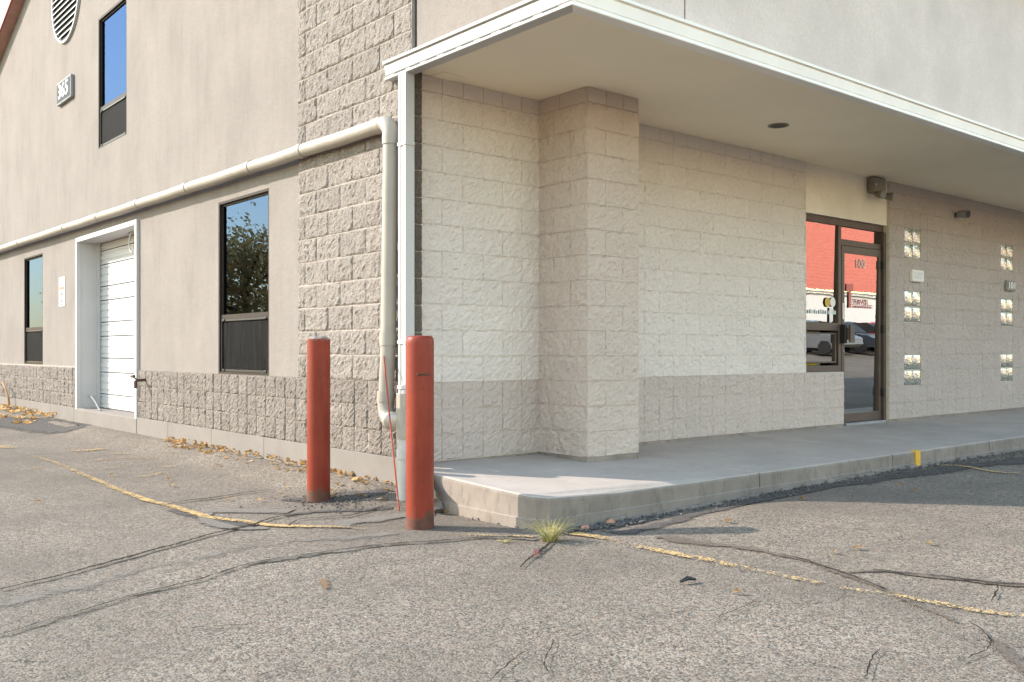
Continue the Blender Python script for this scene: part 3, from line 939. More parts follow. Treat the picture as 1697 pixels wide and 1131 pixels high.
box("panel_joint", (WX + TH, 4.135, 3.19), (XE, 4.39, EVZ - 0.01), M['joint_dark'], bld)
# thin facing that carries the shade-lifted stucco colour round the corner
box("stucco_panel", (WX + 0.004, 4.116, 3.19), (WX + TH + 0.0, 4.1195, EVZ), M['stucco_shade_lifted'], bld)

# soffit
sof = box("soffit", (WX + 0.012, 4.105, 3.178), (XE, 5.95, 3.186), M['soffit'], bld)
v = MB()
v.box((4.14, 5.70, 3.1735), (4.33, 5.855, 3.1765), 0.001)
v.build("soffit_access_plate", M['soffit'], bld)
dl = MB()
n = 32
def annulus(mb, c, r0, r1, z0, z1):
    vs_ = []
    for r, z in ((r0, z0), (r1, z0), (r1, z1), (r0, z1)):
        vs_ += [(c[0] + r * math.cos(2 * math.pi * k / n), c[1] + r * math.sin(2 * math.pi * k / n), z) for k in range(n)]
    fs = [(i * n + k, i * n + (k + 1) % n, ((i + 1) % 4) * n + (k + 1) % n, ((i + 1) % 4) * n + k) for i in range(4) for k in range(n)]
    mb.add(vs_, fs)
annulus(dl, (7.476, 5.067), 0.075, 0.095, 3.171, 3.1775)
down = dl.build("downlight", M['lamp_beige'], bld)
MB().lathe([(0.001, 3.1745), (0.073, 3.1745), (0.073, 3.1765), (0.001, 3.1765)], (7.476, 5.067, 0)).build("lamp_lens", M['black'], down)

# ---- gutter: box profile swept along both eaves
PROF = [(0, 3.128), (0.083, 3.128), (0.088, 3.132), (0.088, 3.146), (0.082, 3.149), (0.072, 3.151), (0.072, 3.160), (0.080, 3.166), (0.092, 3.222),
        (0.092, 3.232), (0.086, 3.236), (0.086, 3.241), (0.108, 3.243), (0.110, 3.262), (0.100, 3.264), (0.098, 3.252), (0.07, 3.245), (0.0, 3.255)]
gut = empty("gutter", (WX, 4.1, 3.19))
gut.parent = bld
gut.location = Vector((WX, 4.1, 3.19)) - wloc(bld)
GX, GY = 3.922, 4.092
mb = MB()
a = [(GX - d, 6.03 + (0.0), z) for d, z in PROF]
b = [(GX - d, GY - d, z) for d, z in PROF]
m = len(PROF)
mb.add(a + b, [(k, (k + 1) % m, m + (k + 1) % m, m + k) for k in range(m)] + [tuple(range(m))])
mb.build("gutter_run", M['white_metal'], gut)
mb = MB()
a = [(GX - d + 0.0015, GY - d, z) for d, z in PROF]
b = [(XE, GY - d, z) for d, z in PROF]
mb.add(a + b, [(k, (k + 1) % m, m + (k + 1) % m, m + k) for k in range(m)] + [tuple(range(m, 2 * m))])
mb.build("gutter_run", M['gutter'], gut, label='white gutter run above the walk, colour lightened for the shade')
for k in range(9):
    y = 5.86 - k * 0.205
    MB().box((GX - 0.0755, y - random.uniform(0.05, 0.085), 3.152), (GX - 0.070, y + 0.06, 3.1595)).build("gutter_dash", M['sign_grey'], gut)  # dark grey dashes along the recess of the gutter face
mb = MB()
for k in range(5):
    mb.box((GX - 0.0895, GY - 0.075 + k * 0.0002, 3.135 + k * 0.025), (GX - 0.084, GY - 0.068, 3.142 + k * 0.025), 0.001)
mb.build("rivet", M['grey_print'], gut)
# ---- square downspout on the corner
dsp = MB()
prof = [(-0.048, 0), (-0.048, -0.078), (-0.02, -0.078), (-0.015, -0.072), (0.015, -0.072), (0.02, -0.078), (0.048, -0.078), (0.048, 0)]
pts = [(3.905, 5.79, 3.13), (3.905, 5.79, 0.78)]
dsp.extrude(prof, pts[0], pts[1], ((0, -1, 0), (1, 0, 0)))
dso = dsp.build("downspout", M['white_metal'], bld)
mb = MB()
for z in (2.60, 1.15, 0.82):
    mb.box((3.822, 5.735, z), (3.906, 5.845, z + 0.028), 0.002)
mb.build("strap", M['white_metal'], dso)
mb = MB()
mb.box((3.815, 5.731, 0.66), (3.90, 5.85, 0.79), 0.006)
mb.build("downspout_shoe", M['pvc'], dso)

# ---- foundation
fo = MB()
zt = 0.298
seg = list(np.arange(5.76, 20.6, 1.22)) + [20.6]
for a, b in zip(seg[:-1], seg[1:]):
    fo.box((3.892, a + 0.002, -0.35), (WX + 0.02, b - 0.002, zt), 0.004)
fo.build("foundation", M['foundation'], bld)
box("door_threshold", (3.884, 11.66, -0.35), (4.24, 14.22, 0.288), M['foundation'], bld, 0.012)

# ---- split faced blocks
H = 0.1995
def block_mesh(L, seed, rough=1.0, joint=0.006, Hh=H, sx=0.03):
    nx = max(6, int(L / sx))
    nz = 10
    w2, h2 = L / 2 - joint / 2, Hh / 2 - joint / 2
    vs_, fs = [], []
    for j in range(nz + 1):
        for i in range(nx + 1):
            u, t = i / nx, j / nz
            x, z = (u * 2 - 1) * w2, (t * 2 - 1) * h2
            e = min(i, nx - i, j, nz - j)
            p = Vector((x * 9 + seed * 5.1, z * 9 + seed * 2.7, seed))
            d = 0.45 * noise.noise(p) + 0.55 * noise.noise(p * 2.6) + 0.5 * noise.noise(p * 5.7)
            y = -0.016 - 0.017 * rough * d
            if e == 0:
                y = (-0.007 if joint > 0.004 else -0.0135) - 0.008 * rough * (0.3 + noise.noise(p * 5)) * (1 if rough > 0.2 else 0)
                x -= 0.002 * (1 if u > 0.5 else -1) * random.random()
                z -= 0.002 * (1 if t > 0.5 else -1) * random.random()
            elif e == 1:
                y *= 0.95
                x += (0.5 * w2 * 2 / nx) * (1 if u > 0.5 else -1) * (0.55 if min(i, nx - i) == 1 else 0)
                z += (0.5 * h2 * 2 / nz) * (1 if t > 0.5 else -1) * (0.55 if min(j, nz - j) == 1 else 0)
            if rough > 0.2:
                y = min(y, -0.0075)
            vs_.append((x, y, z))
    for j in range(nz):
        for i in range(nx):
            a = j * (nx + 1) + i
            fs.append((a, a + 1, a + nx + 2, a + nx + 1))
    # sides back into the wall
    rim = [j * (nx + 1) + i for j, i in [(0, i) for i in range(nx + 1)]] + [j * (nx + 1) + nx for j in range(1, nz + 1)] \
        + [nz * (nx + 1) + i for i in range(nx - 1, -1, -1)] + [j * (nx + 1) for j in range(nz - 1, 0, -1)]
    b0 = len(vs_)
    for r_ in rim:
        x, y, z = vs_[r_]
        vs_.append((x, 0.03, z))
    k = len(rim)
    for i in range(k):
        fs.append((rim[i], b0 + i, b0 + (i + 1) % k, rim[(i + 1) % k]))
    me = bpy.data.meshes.new("block")
    me.from_pydata(vs_, [], fs)
    me.materials.append(None)
    me.update()
    return me

BV = {}
def variants(L, style):
    key = (L, style)
    if key not in BV:
        rough, joint, hh, sx = {'raw': (1.0, 0.009, H, 0.022), 'paint': (1.0, 0.0015, H, 0.022), 'smooth': (0.05, 0.004, 0.122, 0.05)}[style]
        BV[key] = [block_mesh(L, 11 + 3.7 * i + L * 10, rough, joint, hh, sx) for i in range(12 if style != 'smooth' else 2)]
    return BV[key]

def lay(parent, facing, plane, a0, a1, z, L, style, mat, phase=0.0, holes=(), name="block", hh=H, jitter=0.0):
    """one course from a0 to a1 with joints every L from phase; holes: (a, b) stretches left open"""
    e = [a0]
    k = math.ceil((a0 - phase) / L + 1e-6)
    while phase + k * L < a1 - 1e-6:
        if phase + k * L > a0 + 0.03:
            e.append(phase + k * L)
        k += 1
    if a1 - e[-1] < 0.03 and len(e) > 1:
        e.pop()
    e.append(a1)
    for p, q in zip(e[:-1], e[1:]):
        segs = [(p, q)]
        for h0, h1 in holes:
            nx = []
            for s, t in segs:
                if h1 <= s or h0 >= t:
                    nx.append((s, t))
                else:
                    if h0 - s > 0.03: nx.append((s, h0))
                    if t - h1 > 0.03: nx.append((h1, t))
            segs = nx
        for s, t in segs:
            base = 0.4 if (t - s) > 0.29 else 0.2
            me = random.choice(variants(base, style))
            o = bpy.data.objects.new(name, me)
            c = (s + t) / 2
            dj = random.uniform(-jitter, jitter)
            loc = (plane + dj, c, z + hh / 2) if facing == '-X' else (c, plane + dj, z + hh / 2)
            place(o, parent, loc)
            flip = random.random() < 0.5
            o.scale = ((t - s) / base, 1, 1)
            if facing == '-X':
                o.rotation_euler = (0, 0, R(-90))
            if flip:  # half turn about the outward axis, for variety
                q_ = Matrix.Rotation(math.pi, 4, 'Y')
                o.rotation_euler = ((Matrix.Rotation(R(-90), 4, 'Z') if facing == '-X' else Matrix.Identity(4)) @ q_).to_euler()
            o.material_slots[0].link = 'OBJECT'
            o.material_slots[0].material = mat

# side wall: scored base band, three courses
bw = MB()
bw.box((3.9095, 5.782, 0.30), (WX + 0.02, DOOR[0] - 0.05, 0.866))
bw.box((3.9095, DOOR[1] + 0.05, 0.30), (WX + 0.02, 20.6, 0.884))
base = bw.build("base_band", M['joint_light'], bld)
HB = 0.1893
for c in range(3):
    z = 0.299 + c * HB
    for a, b in ((5.785, DOOR[0] - 0.052), (DOOR[1] + 0.052, 20.6)):
        lay(base, '-X', 3.915, a, b, z, 0.2, 'raw', M['block_band'], phase=5.785 + 0.0, hh=HB, jitter=0.003)
# corner column of full blocks above it
cw = MB()
cw.box((3.9095, 5.782, 0.868), (WX + 0.02, 7.543, 5.0))
cw.box((WX + 0.021, 5.782, 0.20), (3.99, 5.875, 5.0))
colm = cw.build("corner_column", M['joint_light'], bld)
for c in range(20):
    z = 0.868 + c * H
    lay(colm, '-X', 3.915, 5.785, 7.543, z, 0.4, 'raw', M['block_raw'], phase=5.785 + (0.2 if c % 2 else 0.0) + 0.03, jitter=0.003)
for c in range(15):
    z = 0.24 + c * H
    lay(colm, '-Y', 5.778, 3.905, 3.992, z, 0.2, 'raw', M['block_edge'])
# ledge of the base band
box("band_ledge", (3.903, 7.545, 0.862), (WX + 0.01, DOOR[0] - 0.05, 0.869), M['block_band'], base)

# entrance walls, facing the walk
def masonry(name, lo, hi, mat):
    return box(name, lo, hi, mat, bld)
ZB, ZS = 0.2635, 3.0575       # foot of the first full course, foot of the smooth top course
inset = masonry("recess_wall", (3.992, WY - 0.0055, 0.1), (5.25, WY + 0.25, 3.18), M['joint_cream'])
for c in range(14):
    z = ZB + c * H
    if c < 3:
        lay(inset, '-Y', WY, 3.995, 5.235, z, 0.2, 'paint', M['block_greige'], phase=3.995 + 0.04)
    else:
        lay(inset, '-Y', WY, 3.995, 5.235, z, 0.4, 'paint', M['block_cream'], phase=3.995 + (0.2 if c % 2 else 0.0) + 0.04)
lay(inset, '-Y', WY - 0.004, 3.995, 5.235, ZS, 0.2, 'smooth', M['block_cream'], phase=3.995 + 0.04, hh=0.121)
MB().box((3.995, WY - 0.015, 0.18), (5.235, WY + 0.02, ZB - 0.004), 0.003).build("mortar_bed", M['kerb'], inset)

pil = masonry("pilaster", (5.2325, 5.2905, 0.1), (5.806, WY + 0.05, 3.18), M['joint_tan'])
for c in range(14):
    z = ZB + c * H
    lay(pil, '-X', 5.238, 5.282, WY, z, 0.4, 'paint', M['block_tan'], phase=5.282 + (0.2 if c % 2 else 0.0) + 0.19)
    lay(pil, '-Y', 5.296, 5.226, 5.818, z, 0.4, 'paint', M['block_tan'], phase=5.226 + (0.0 if c % 2 else 0.2))
lay(pil, '-X', 5.236, 5.29, WY, ZS, 0.4, 'smooth', M['block_tan'], phase=5.60, hh=0.121)
lay(pil, '-Y', 5.292, 5.232, 5.812, ZS, 0.2, 'smooth', M['block_tan'], phase=5.232, hh=0.121)
mb = MB()
mb.box((5.224, 5.281, 0.15), (5.816, WY + 0.02, ZB + 0.002), 0.006)
mb.build("mortar_bed", M['kerb'], pil)
# far side of the pilaster
MB().box((5.804, 5.30, 0.15), (5.812, WY, 3.18)).build("pilaster_side", M['block_tan'], pil)

X0, X1, X2, X3 = 5.81, 9.160, 10.955, 14.968
wall2 = MB()
wall2.box((X0, WY - 0.0055, 0.1), (X1, WY + 0.25, 3.18))
wall2.box((X1, WY - 0.0055, 0.1), (9.93, WY + 0.25, 0.862))
wl2 = wall2.build("entrance_wall", M['joint_cream'], bld)
for c in range(14):
    z = ZB + c * H
    if c < 3:
        lay(wl2, '-Y', WY, X0, 9.935, z, 0.2, 'paint', M['block_greige'], phase=X0 + 0.12)
    else:
        lay(wl2, '-Y', WY, X0, X1, z, 0.4, 'paint', M['block_cream'], phase=X0 + (0.2 if c % 2 else 0.0) + 0.12)
lay(wl2, '-Y', WY - 0.004, X0, X1, ZS, 0.2, 'smooth', M['block_cream'], phase=X0 + 0.12, hh=0.121)
MB().box((X0, WY - 0.014, 0.17), (9.93, WY + 0.02, ZB), 0.003).build("mortar_bed", M['kerb'], wl2)

wl3 = MB().box((X2, WY - 0.0055, 0.1), (X3, WY + 0.25, 3.18)).build("glass_block_wall", M['joint_tan'], bld)
GB = [(11.33, 11.75, ZB + 2 * H, ZB + 4 * H), (11.33, 11.75, ZB + 6 * H, ZB + 8 * H), (11.33, 11.75, ZB + 10 * H, ZB + 12 * H),
      (14.12, 14.535, ZB + 2 * H, ZB + 4 * H), (14.12, 14.535, ZB + 6 * H, ZB + 8 * H), (14.12, 14.535, ZB + 10 * H, ZB + 12 * H)]
for c in range(14):
    z = ZB + c * H
    holes = [(q[0], q[1]) for q in GB if q[2] - 0.01 < z < q[3] - 0.01]
    scored = c % 2 == 0 or c < 2
    lay(wl3, '-Y', WY, X2 + 0.005, X3, z, 0.2 if scored else 0.4, 'paint', M['block_taupe'], phase=11.33 + (0.0 if scored else 0.2 * (c % 4 > 1)), holes=holes)
lay(wl3, '-Y', WY - 0.004, X2 + 0.005, X3, ZS, 0.2, 'smooth', M['block_taupe'], phase=11.33, hh=0.121)
MB().box((X2 + 0.005, WY - 0.0125, 0.17), (X3, WY + 0.02, ZB), 0.003).build("mortar_bed", M['kerb'], wl3)

def mat_glassblock():
    t = NT("pressed_glass")
    t.t.nodes.remove(t.b)
    p = t.pos()
    gl = t.n("ShaderNodeBsdfGlossy")
    gl.inputs["Roughness"].default_value = 0.05
    gl.inputs["Color"].default_value = (0.58, 0.60, 0.57, 1)
    df = t.n("ShaderNodeBsdfDiffuse")
    df.inputs["Color"].default_value = (0.42, 0.43, 0.40, 1)
    nb = t.bump(t.noise(p, 26, 3, 0.6), 0.6, 0.012)
    t.l(nb, gl.inputs["Normal"])
    ms = t.n("ShaderNodeMixShader")
    t.l(t.ramp(t.noise(p, 34, 3, 0.6), [(0.4, 0.45), (0.6, 0.95)]), ms.inputs[0])
    t.l(df.outputs[0], ms.inputs[1])
    t.l(gl.outputs[0], ms.inputs[2])
    t.l(ms.outputs[0], t.out.inputs["Surface"])
    return t.m
M['glass_block'] = mat_glassblock()
gb_mesh = None
for x0, x1, z0, z1 in GB:
    for i in range(2):
        for j in range(2):
            bx, bz = (x1 - x0) / 2, (z1 - z0) / 2
            c = (x0 + bx * (i + 0.5), WY - 0.006, z0 + bz * (j + 0.5))
            if gb_mesh is None:
                o = MB().box((c[0] - bx / 2 + 0.008, WY - 0.018, c[2] - bz / 2 + 0.008), (c[0] + bx / 2 - 0.008, WY + 0.006, c[2] + bz / 2 - 0.008), 0.009).build("glass_block", M['glass_block'], wl3, smooth=True)
                gb_mesh = o.data
                rim_c = c
            else:
                place(bpy.data.objects.new("glass_block", gb_mesh), wl3, c)

# lintel panel above the shopfront, plus bodies behind the walls
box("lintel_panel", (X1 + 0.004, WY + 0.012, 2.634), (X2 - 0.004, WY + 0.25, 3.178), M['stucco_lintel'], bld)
MB().box((X1 + 0.3, WY + 0.2, 3.172), (X2 - 0.3, WY + 0.24, 3.177)).build("ceiling_trim", M['dark_room'], bld)

# ------------------------------------------------------------------ side windows
def ring_frame(mb, facing, plane0, plane1, a0, a1, z0, z1, t):
    """rectangular frame of section t between two depths"""
    bars = [(a0, a1, z0, z0 + t), (a0, a1, z1 - t, z1), (a0, a0 + t, z0 + t, z1 - t), (a1 - t, a1, z0 + t, z1 - t)]
    for p, q, r_, s in bars:
        if facing == '-X':
            mb.box((plane0, p, r_), (plane1, q, s))
        else:
            mb.box((p, plane0, r_), (q, plane1, s))
    return mb

def side_window(o, zr, label):
    y0, y1, z0, z1 = o
    e = empty("window", (WX + 0.05, (y0 + y1) / 2, z0))
    e.parent = bld
    e.location = Vector((WX + 0.05, (y0 + y1) / 2, z0)) - wloc(bld)
    e['label'] = label
    mb = MB()
    ring_frame(mb, '-X', WX + 0.002, WX + 0.10, y0 + 0.001, y1 - 0.001, z0 + 0.001, z1 - 0.001, 0.022)
    ring_frame(mb, '-X', WX + 0.030, WX + 0.070, y0 + 0.0232, y1 - 0.0232, z0 + 0.0232, z1 - 0.0232, 0.022)
    mb.box((WX + 0.018, y0 + 0.024, zr - 0.022), (WX + 0.070, y1 - 0.024, zr + 0.022))
    mb.build("frame", M['bronze_dark'], e)
    MB().box((WX + 0.040, y0 + 0.044, zr + 0.020), (WX + 0.046, y1 - 0.044, z1 - 0.044)).build("pane", M['glass_side'], e)
    MB().box((WX + 0.050, y0 + 0.044, z0 + 0.044), (WX + 0.056, y1 - 0.044, zr - 0.020)).build("pane", M['glass_side'], e)
    mb = MB()
    ring_frame(mb, '-X', WX + 0.016, WX + 0.038, y0 + 0.028, y1 - 0.028, z0 + 0.028, zr - 0.024, 0.020)
    mb.build("screen_frame", M['black'], e)
    MB().box((WX + 0.030, y0 + 0.047, z0 + 0.047), (WX + 0.031, y1 - 0.047, zr - 0.043)).build("insect_screen", M['mesh'], e)
    for y in (y0 + 0.1, y1 - 0.1):
        for z in (z0 + 0.040, zr - 0.034):
            MB().box((WX + 0.006, y - 0.022, z - 0.009), (WX + 0.017, y + 0.022, z + 0.009), 0.003).build("clip", M['black'], e)
    mb = MB()
    nb = int((z1 - z0) / 0.05)
    for k in range(nb):
        z = z0 + 0.05 + k * 0.05
        mb.add([(WX + 0.110, y0 + 0.03, z), (WX + 0.110, y1 - 0.03, z), (WX + 0.130, y1 - 0.03, z + 0.034), (WX + 0.130, y0 + 0.03, z + 0.034)], [(0, 1, 2, 3)])
    o_ = mesh_obj("blind", mb.v, mb.f, M['blind'], e)
    o_['kind'] = 'stuff'
    return e

def mat_mesh():
    t = NT("insect_mesh")
    p = t.pos((6, 6, 0.9))
    t.base(t.mix(t.ramp(t.noise(p, 3.0, 5, 0.6), [(0.4, 0.0), (0.75, 1.0)]), (0.005, 0.0048, 0.0047), (0.018, 0.0175, 0.0175)))
    t.rough(0.8)
    t.b.inputs["Specular IOR Level"].default_value = 0.08
    t.b.inputs["Alpha"].default_value = 0.85
    return t.m
M['mesh'] = mat_mesh()
side_window(WIN_BIG, 1.446, 'large dark window reflecting an autumn tree')
side_window(WIN_SMALL, 1.467, 'far narrow window beside the roll door')
side_window(WIN_UP, 4.345, 'upper window reflecting blue sky')

# ------------------------------------------------------------------ overhead door in a white cased opening
y0, y1, z0, z1 = DOOR
od = empty("overhead_door", (WX, (y0 + y1) / 2, z0))
od.parent = bld
od.location = Vector((WX, (y0 + y1) / 2, z0)) - wloc(bld)
od['label'] = 'white sectional overhead door in a white cased opening'
mb = MB()
for a, b, c, d in ((y0 - 0.045, y0 + 0.02, z0 - 0.01, z1 + 0.05), (y1 - 0.02, y1 + 0.045, z0 - 0.01, z1 + 0.05), (y0 + 0.02, y1 - 0.02, z1 - 0.012, z1 + 0.05)):
    mb.box((WX - 0.038, a, c), (WX + 0.02, b, d), 0.003)
mb.build("casing", M['white_paint'], od)
mb = MB()
mb.box((WX + 0.02, y0 + 0.001, z0 + 0.002), (4.215, y0 + 0.012, z1 - 0.001))
mb.box((WX + 0.02, y1 - 0.012, z0 + 0.002), (4.215, y1 - 0.001, z1 - 0.001))
mb.box((WX + 0.02, y0 + 0.012, z1 - 0.012), (4.215, y1 - 0.012, z1 - 0.001))
mb.box((4.165, y1 - 0.06, z0 + 0.002), (4.20, y1 - 0.012, z1 - 0.012))
mb.box((4.165, y0 + 0.012, z0 + 0.002), (4.20, y0 + 0.05, z1 - 0.012))
mb.build("jamb", M['white_paint'], od)
# sections: profile along z with shallow ribs, swept along y
zz = z0 + 0.012
hts = [0.19, 0.30] * 5
k = 0
while zz < z1 - 0.02:
    hgt = min(hts[k % len(hts)], z1 - 0.015 - zz)
    prof = [(0.0, 0.0), (0.0, 0.006)]
    nrib = 2 if hgt < 0.25 else 3
    for r_ in range(nrib):
        zc = hgt * (r_ + 0.5 + (0.0)) / nrib
        prof += [(0.0, zc - 0.014), (0.007, zc - 0.009), (0.007, zc + 0.009), (0.0, zc + 0.014)]
    prof += [(0.0, hgt - 0.006), (0.006, hgt - 0.003), (0.045, hgt - 0.003), (0.045, 0.0)]
    mb = MB()
    mb.extrude([(a, b) for a, b in prof], (4.205, y0 + 0.013, zz), (4.205, y1 - 0.013, zz), ((1, 0, 0), (0, 0, 1)))
    mb.build("door_section", M['white_paint'], od)
    zz += hgt + 0.009
    k += 1
mb = MB()
mb.box((4.215, y0 + 0.02, z0), (4.225, y1 - 0.02, z1 - 0.02))
mb.build("door_backing", M['dark_room'], od)
MB().box((4.17, y0 + 0.10, z1 - 0.36), (4.205, y0 + 0.13, z1 - 0.22), 0.006).build("latch", M['sign_rim'], od)

# ------------------------------------------------------------------ round louvre in the gable
lc = (14.76, 6.325)
lr = 0.705
lv = empty("gable_vent", (WX, lc[0], lc[1]))
lv.parent = bld
lv.location = Vector((WX, *lc)) - wloc(bld)
lv['label'] = 'round louvred vent high in the gable'
n2 = 56
mb = MB()
vs_ = []
for r_, x in ((lr - 0.03, WX - 0.006), (lr - 0.03, WX - 0.035), (lr, WX - 0.035), (lr, WX - 0.001)):
    vs_ += [(x, lc[0] + r_ * math.cos(2 * math.pi * i / n2), lc[1] + r_ * math.sin(2 * math.pi * i / n2)) for i in range(n2)]
mb.add(vs_, [(q * n2 + i, q * n2 + (i + 1) % n2, (q + 1) * n2 + (i + 1) % n2, (q + 1) * n2 + i) for q in range(3) for i in range(n2)])
mb.build("vent_frame", M['white_metal'], lv)
mb = MB()
mb.add([(WX - 0.004, lc[0] + (lr - 0.01) * math.cos(2 * math.pi * i / n2), lc[1] + (lr - 0.01) * math.sin(2 * math.pi * i / n2)) for i in range(n2)], [tuple(range(n2))])
mb.build("vent_backing", M['black'], lv)
z = lc[1] - lr + 0.03
while z < lc[1] + lr - 0.03:
    hw = math.sqrt(max(0.0, (lr - 0.03) ** 2 - (z - lc[1]) ** 2)) - 0.004
    if hw > 0.06:
        mb = MB()
        mb.extrude([(0.0, 0.0), (0.0, 0.016), (0.022, 0.04), (0.026, 0.036), (0.004, 0.0)], (WX - 0.034, lc[0] - hw, z), (WX - 0.034, lc[0] + hw, z), ((1, 0, 0), (0, 0, 1)))
        mb.build("slat", M['white_metal'], lv)
    z += 0.0865

# ------------------------------------------------------------------ roof with red rake
rf = MB()
for (ya_, zA), (yb_, zB) in (((20.95, roof_z(20.95)), (PKY, PKZ)), ((PKY, PKZ), (3.95, roof_z(3.95)))):
    A, B = (ya_, zA + 0.05), (yb_, zB + 0.05)
    d = 0.12
    vs_ = [(x, y, z + dz) for x in (WX - 0.16, XE) for dz in (0, d) for y, z in (A, B)]
    rf.add(vs_, [(0, 1, 3, 2), (4, 6, 7, 5), (0, 4, 5, 1), (2, 3, 7, 6), (0, 2, 6, 4), (1, 5, 7, 3)])
roof = rf.build("roof", M['red_roof'], bld)
rk = MB()
for (ya_, zA), (yb_, zB) in (((20.95, roof_z(20.95)), (PKY, PKZ)), ((PKY, PKZ), (3.95, roof_z(3.95)))):
    for x0, x1, lo, hi in ((WX - 0.19, WX - 0.165, -0.16, 0.19),):
        vs_ = [(x, y, z + dz) for x in (x0, x1) for dz in (lo, hi) for y, z in ((ya_, zA), (yb_, zB))]
        rk.add(vs_, [(0, 1, 3, 2), (4, 6, 7, 5), (0, 4, 5, 1), (2, 3, 7, 6), (0, 2, 6, 4), (1, 5, 7, 3)])
rk.build("rake_board", M['red_roof'], roof)
rk = MB()
for (ya_, zA), (yb_, zB) in (((20.95, roof_z(20.95)), (PKY, PKZ)), ((PKY, PKZ), (3.95, roof_z(3.95)))):
    vs_ = [(x, y, z + dz) for x in (WX - 0.165, WX - 0.002) for dz in (-0.15, -0.05) for y, z in ((ya_, zA), (yb_, zB))]
    rk.add(vs_, [(0, 1, 3, 2), (4, 6, 7, 5), (0, 4, 5, 1), (2, 3, 7, 6), (0, 2, 6, 4), (1, 5, 7, 3)])
rk.build("rake_soffit", M['red_light'], roof)
# the far sides, floor and rooms, so that the building is closed
mb = MB()
mb.box((XE - 0.2, 4.12, -0.3), (XE, 20.6, EVZ))
mb.box((WX + TH, 20.3, -0.3), (XE - 0.2, 20.6, 5.6))
mb.box((14.968 + 2.0, WY + 0.02, -0.1), (XE - 0.2, WY + 0.25, 3.178))
mb.build("rear_wall", M['stucco_shade_lifted'], bld)
mb = MB()
mb.box((WX + TH, 4.45, 3.19), (XE - 0.2, 20.3, 3.30))
mb.box((WX + TH + 0.9, WY + 2.6, 0.0), (XE - 0.2, WY + 2.7, 3.18))
mb.box((WX + TH, WY + 0.26, -0.2), (XE - 0.2, 20.3, 0.22))
mb.build("interior_shell", M['dark_room'], bld)

# ------------------------------------------------------------------ shopfront: window, transom and glass door
YF0, YF1 = 5.925, 5.985
sf = empty("shopfront", (10.06, YF0, 0.26))
sf.parent = bld
sf.location = Vector((10.06, YF0, 0.26)) - wloc(bld)
sf['label'] = 'brown metal shopfront with window and glass entrance door'
mb = MB()
ZT = 2.632
mb.box((X1 + 0.002, YF0, 2.555), (X2 - 0.002, YF1, ZT), 0.003)            # head
mb.box((X1 + 0.002, YF0, 0.885), (X1 + 0.05, YF1, 2.554), 0.003)         # left jamb
mb.box((X2 - 0.055, YF0 - 0.035, 0.245), (X2 - 0.002, YF1, 2.554), 0.003)  # right jamb
mb.box((9.935, YF0, 0.245), (9.998, YF1 + 0.04, 2.554), 0.003)                  # mullion
mb.box((X1 + 0.05, YF0 + 0.002, 1.335), (9.934, YF1 - 0.002, 1.425), 0.003)            # rail
mb.box((X1 + 0.05, YF0 - 0.002, 0.866), (9.934, YF1, 0.935), 0.003)            # sill
mb.box((9.999, YF0 + 0.002, 2.335), (X2 - 0.056, YF1 - 0.002, 2.405), 0.003)            # transom bar
mb.build("frame", M['bronze'], sf)
mb = MB()
ring_frame(mb, '-Y', YF0 + 0.008, YF0 + 0.03, X1 + 0.075, 9.90, 0.965, 1.31, 0.018)
mb.build("sash", M['bronze'], sf)
box("threshold", (9.999, WY - 0.01, 0.19), (X2 - 0.056, YF1 + 0.05, 0.262), M['sign_rim'], sf, 0.004)

TILT = 0.014
def pane(name, a0, a1, z0, z1, y, parent, tilt=TILT):
    zc = (z0 + z1) / 2
    f = lambda z: y - (z - zc) * tilt
    vs_ = [(x, f(z) + dy, z) for dy in (0, 0.006) for x, z in ((a0, z0), (a1, z0), (a1, z1), (a0, z1))]
    return mesh_obj(name, vs_, [(0, 1, 2, 3), (7, 6, 5, 4), (0, 4, 5, 1), (1, 5, 6, 2), (2, 6, 7, 3), (3, 7, 4, 0)], M['glass_shop'], parent)
pane("pane", X1 + 0.05, 9.935, 1.425, 2.555, 5.955, sf)
pane("pane", X1 + 0.09, 9.885, 0.98, 1.295, 5.955, sf, tilt=0.012)
pane("pane", 9.999, X2 - 0.056, 2.405, 2.555, 5.955, sf)

dr = empty("door", (10.45, YF0, 0.28))
dr.parent = bld
dr.location = Vector((10.45, YF0, 0.28)) - wloc(bld)
dr['label'] = 'brown framed glass entrance door'
D0, D1, DZ0, DZ1 = 10.003, 10.895, 0.268, 2.332
mb = MB()
for a, b, c, d in ((D0, D0 + 0.058, DZ0, DZ1), (D1 - 0.058, D1, DZ0, DZ1), (D0 + 0.058, D1 - 0.058, DZ1 - 0.085, DZ1), (D0 + 0.058, D1 - 0.058, DZ0, DZ0 + 0.105)):
    mb.box((a, YF0 - 0.004, c), (b, YF0 + 0.042, d), 0.003)
mb.build("frame", M['bronze'], dr)
pane("pane", D0 + 0.055, D1 - 0.055, DZ0 + 0.10, DZ1 - 0.08, YF0 + 0.022, dr)
mb = MB()
mb.box((D0 - 0.03, YF0 - 0.06, 1.19), (D0 + 0.02, YF0 - 0.004, 1.41), 0.004)
mb.build("pull_bracket", M['black'], dr)
mb = MB()
mb.box((D0 + 0.022, YF0 - 0.10, 1.20), (D0 + 0.12, YF0 - 0.075, 1.40), 0.004)
mb.box((D0 + 0.01, YF0 - 0.08, 1.23), (D0 + 0.05, YF0 - 0.0, 1.37), 0.004)
mb.build("handle", M['bronze'], dr)
MB().tube([(D0 + 0.03, YF0 - 0.012, 1.10), (D0 + 0.03, YF0 - 0.002, 1.10)], 0.014, 16).build("lock", M['sign_rim'], dr)
box("notice_strip", (D0 + 0.012, YF0 - 0.008, 1.47), (D0 + 0.036, YF0 - 0.0045, 1.66), M['pale_print'], dr)
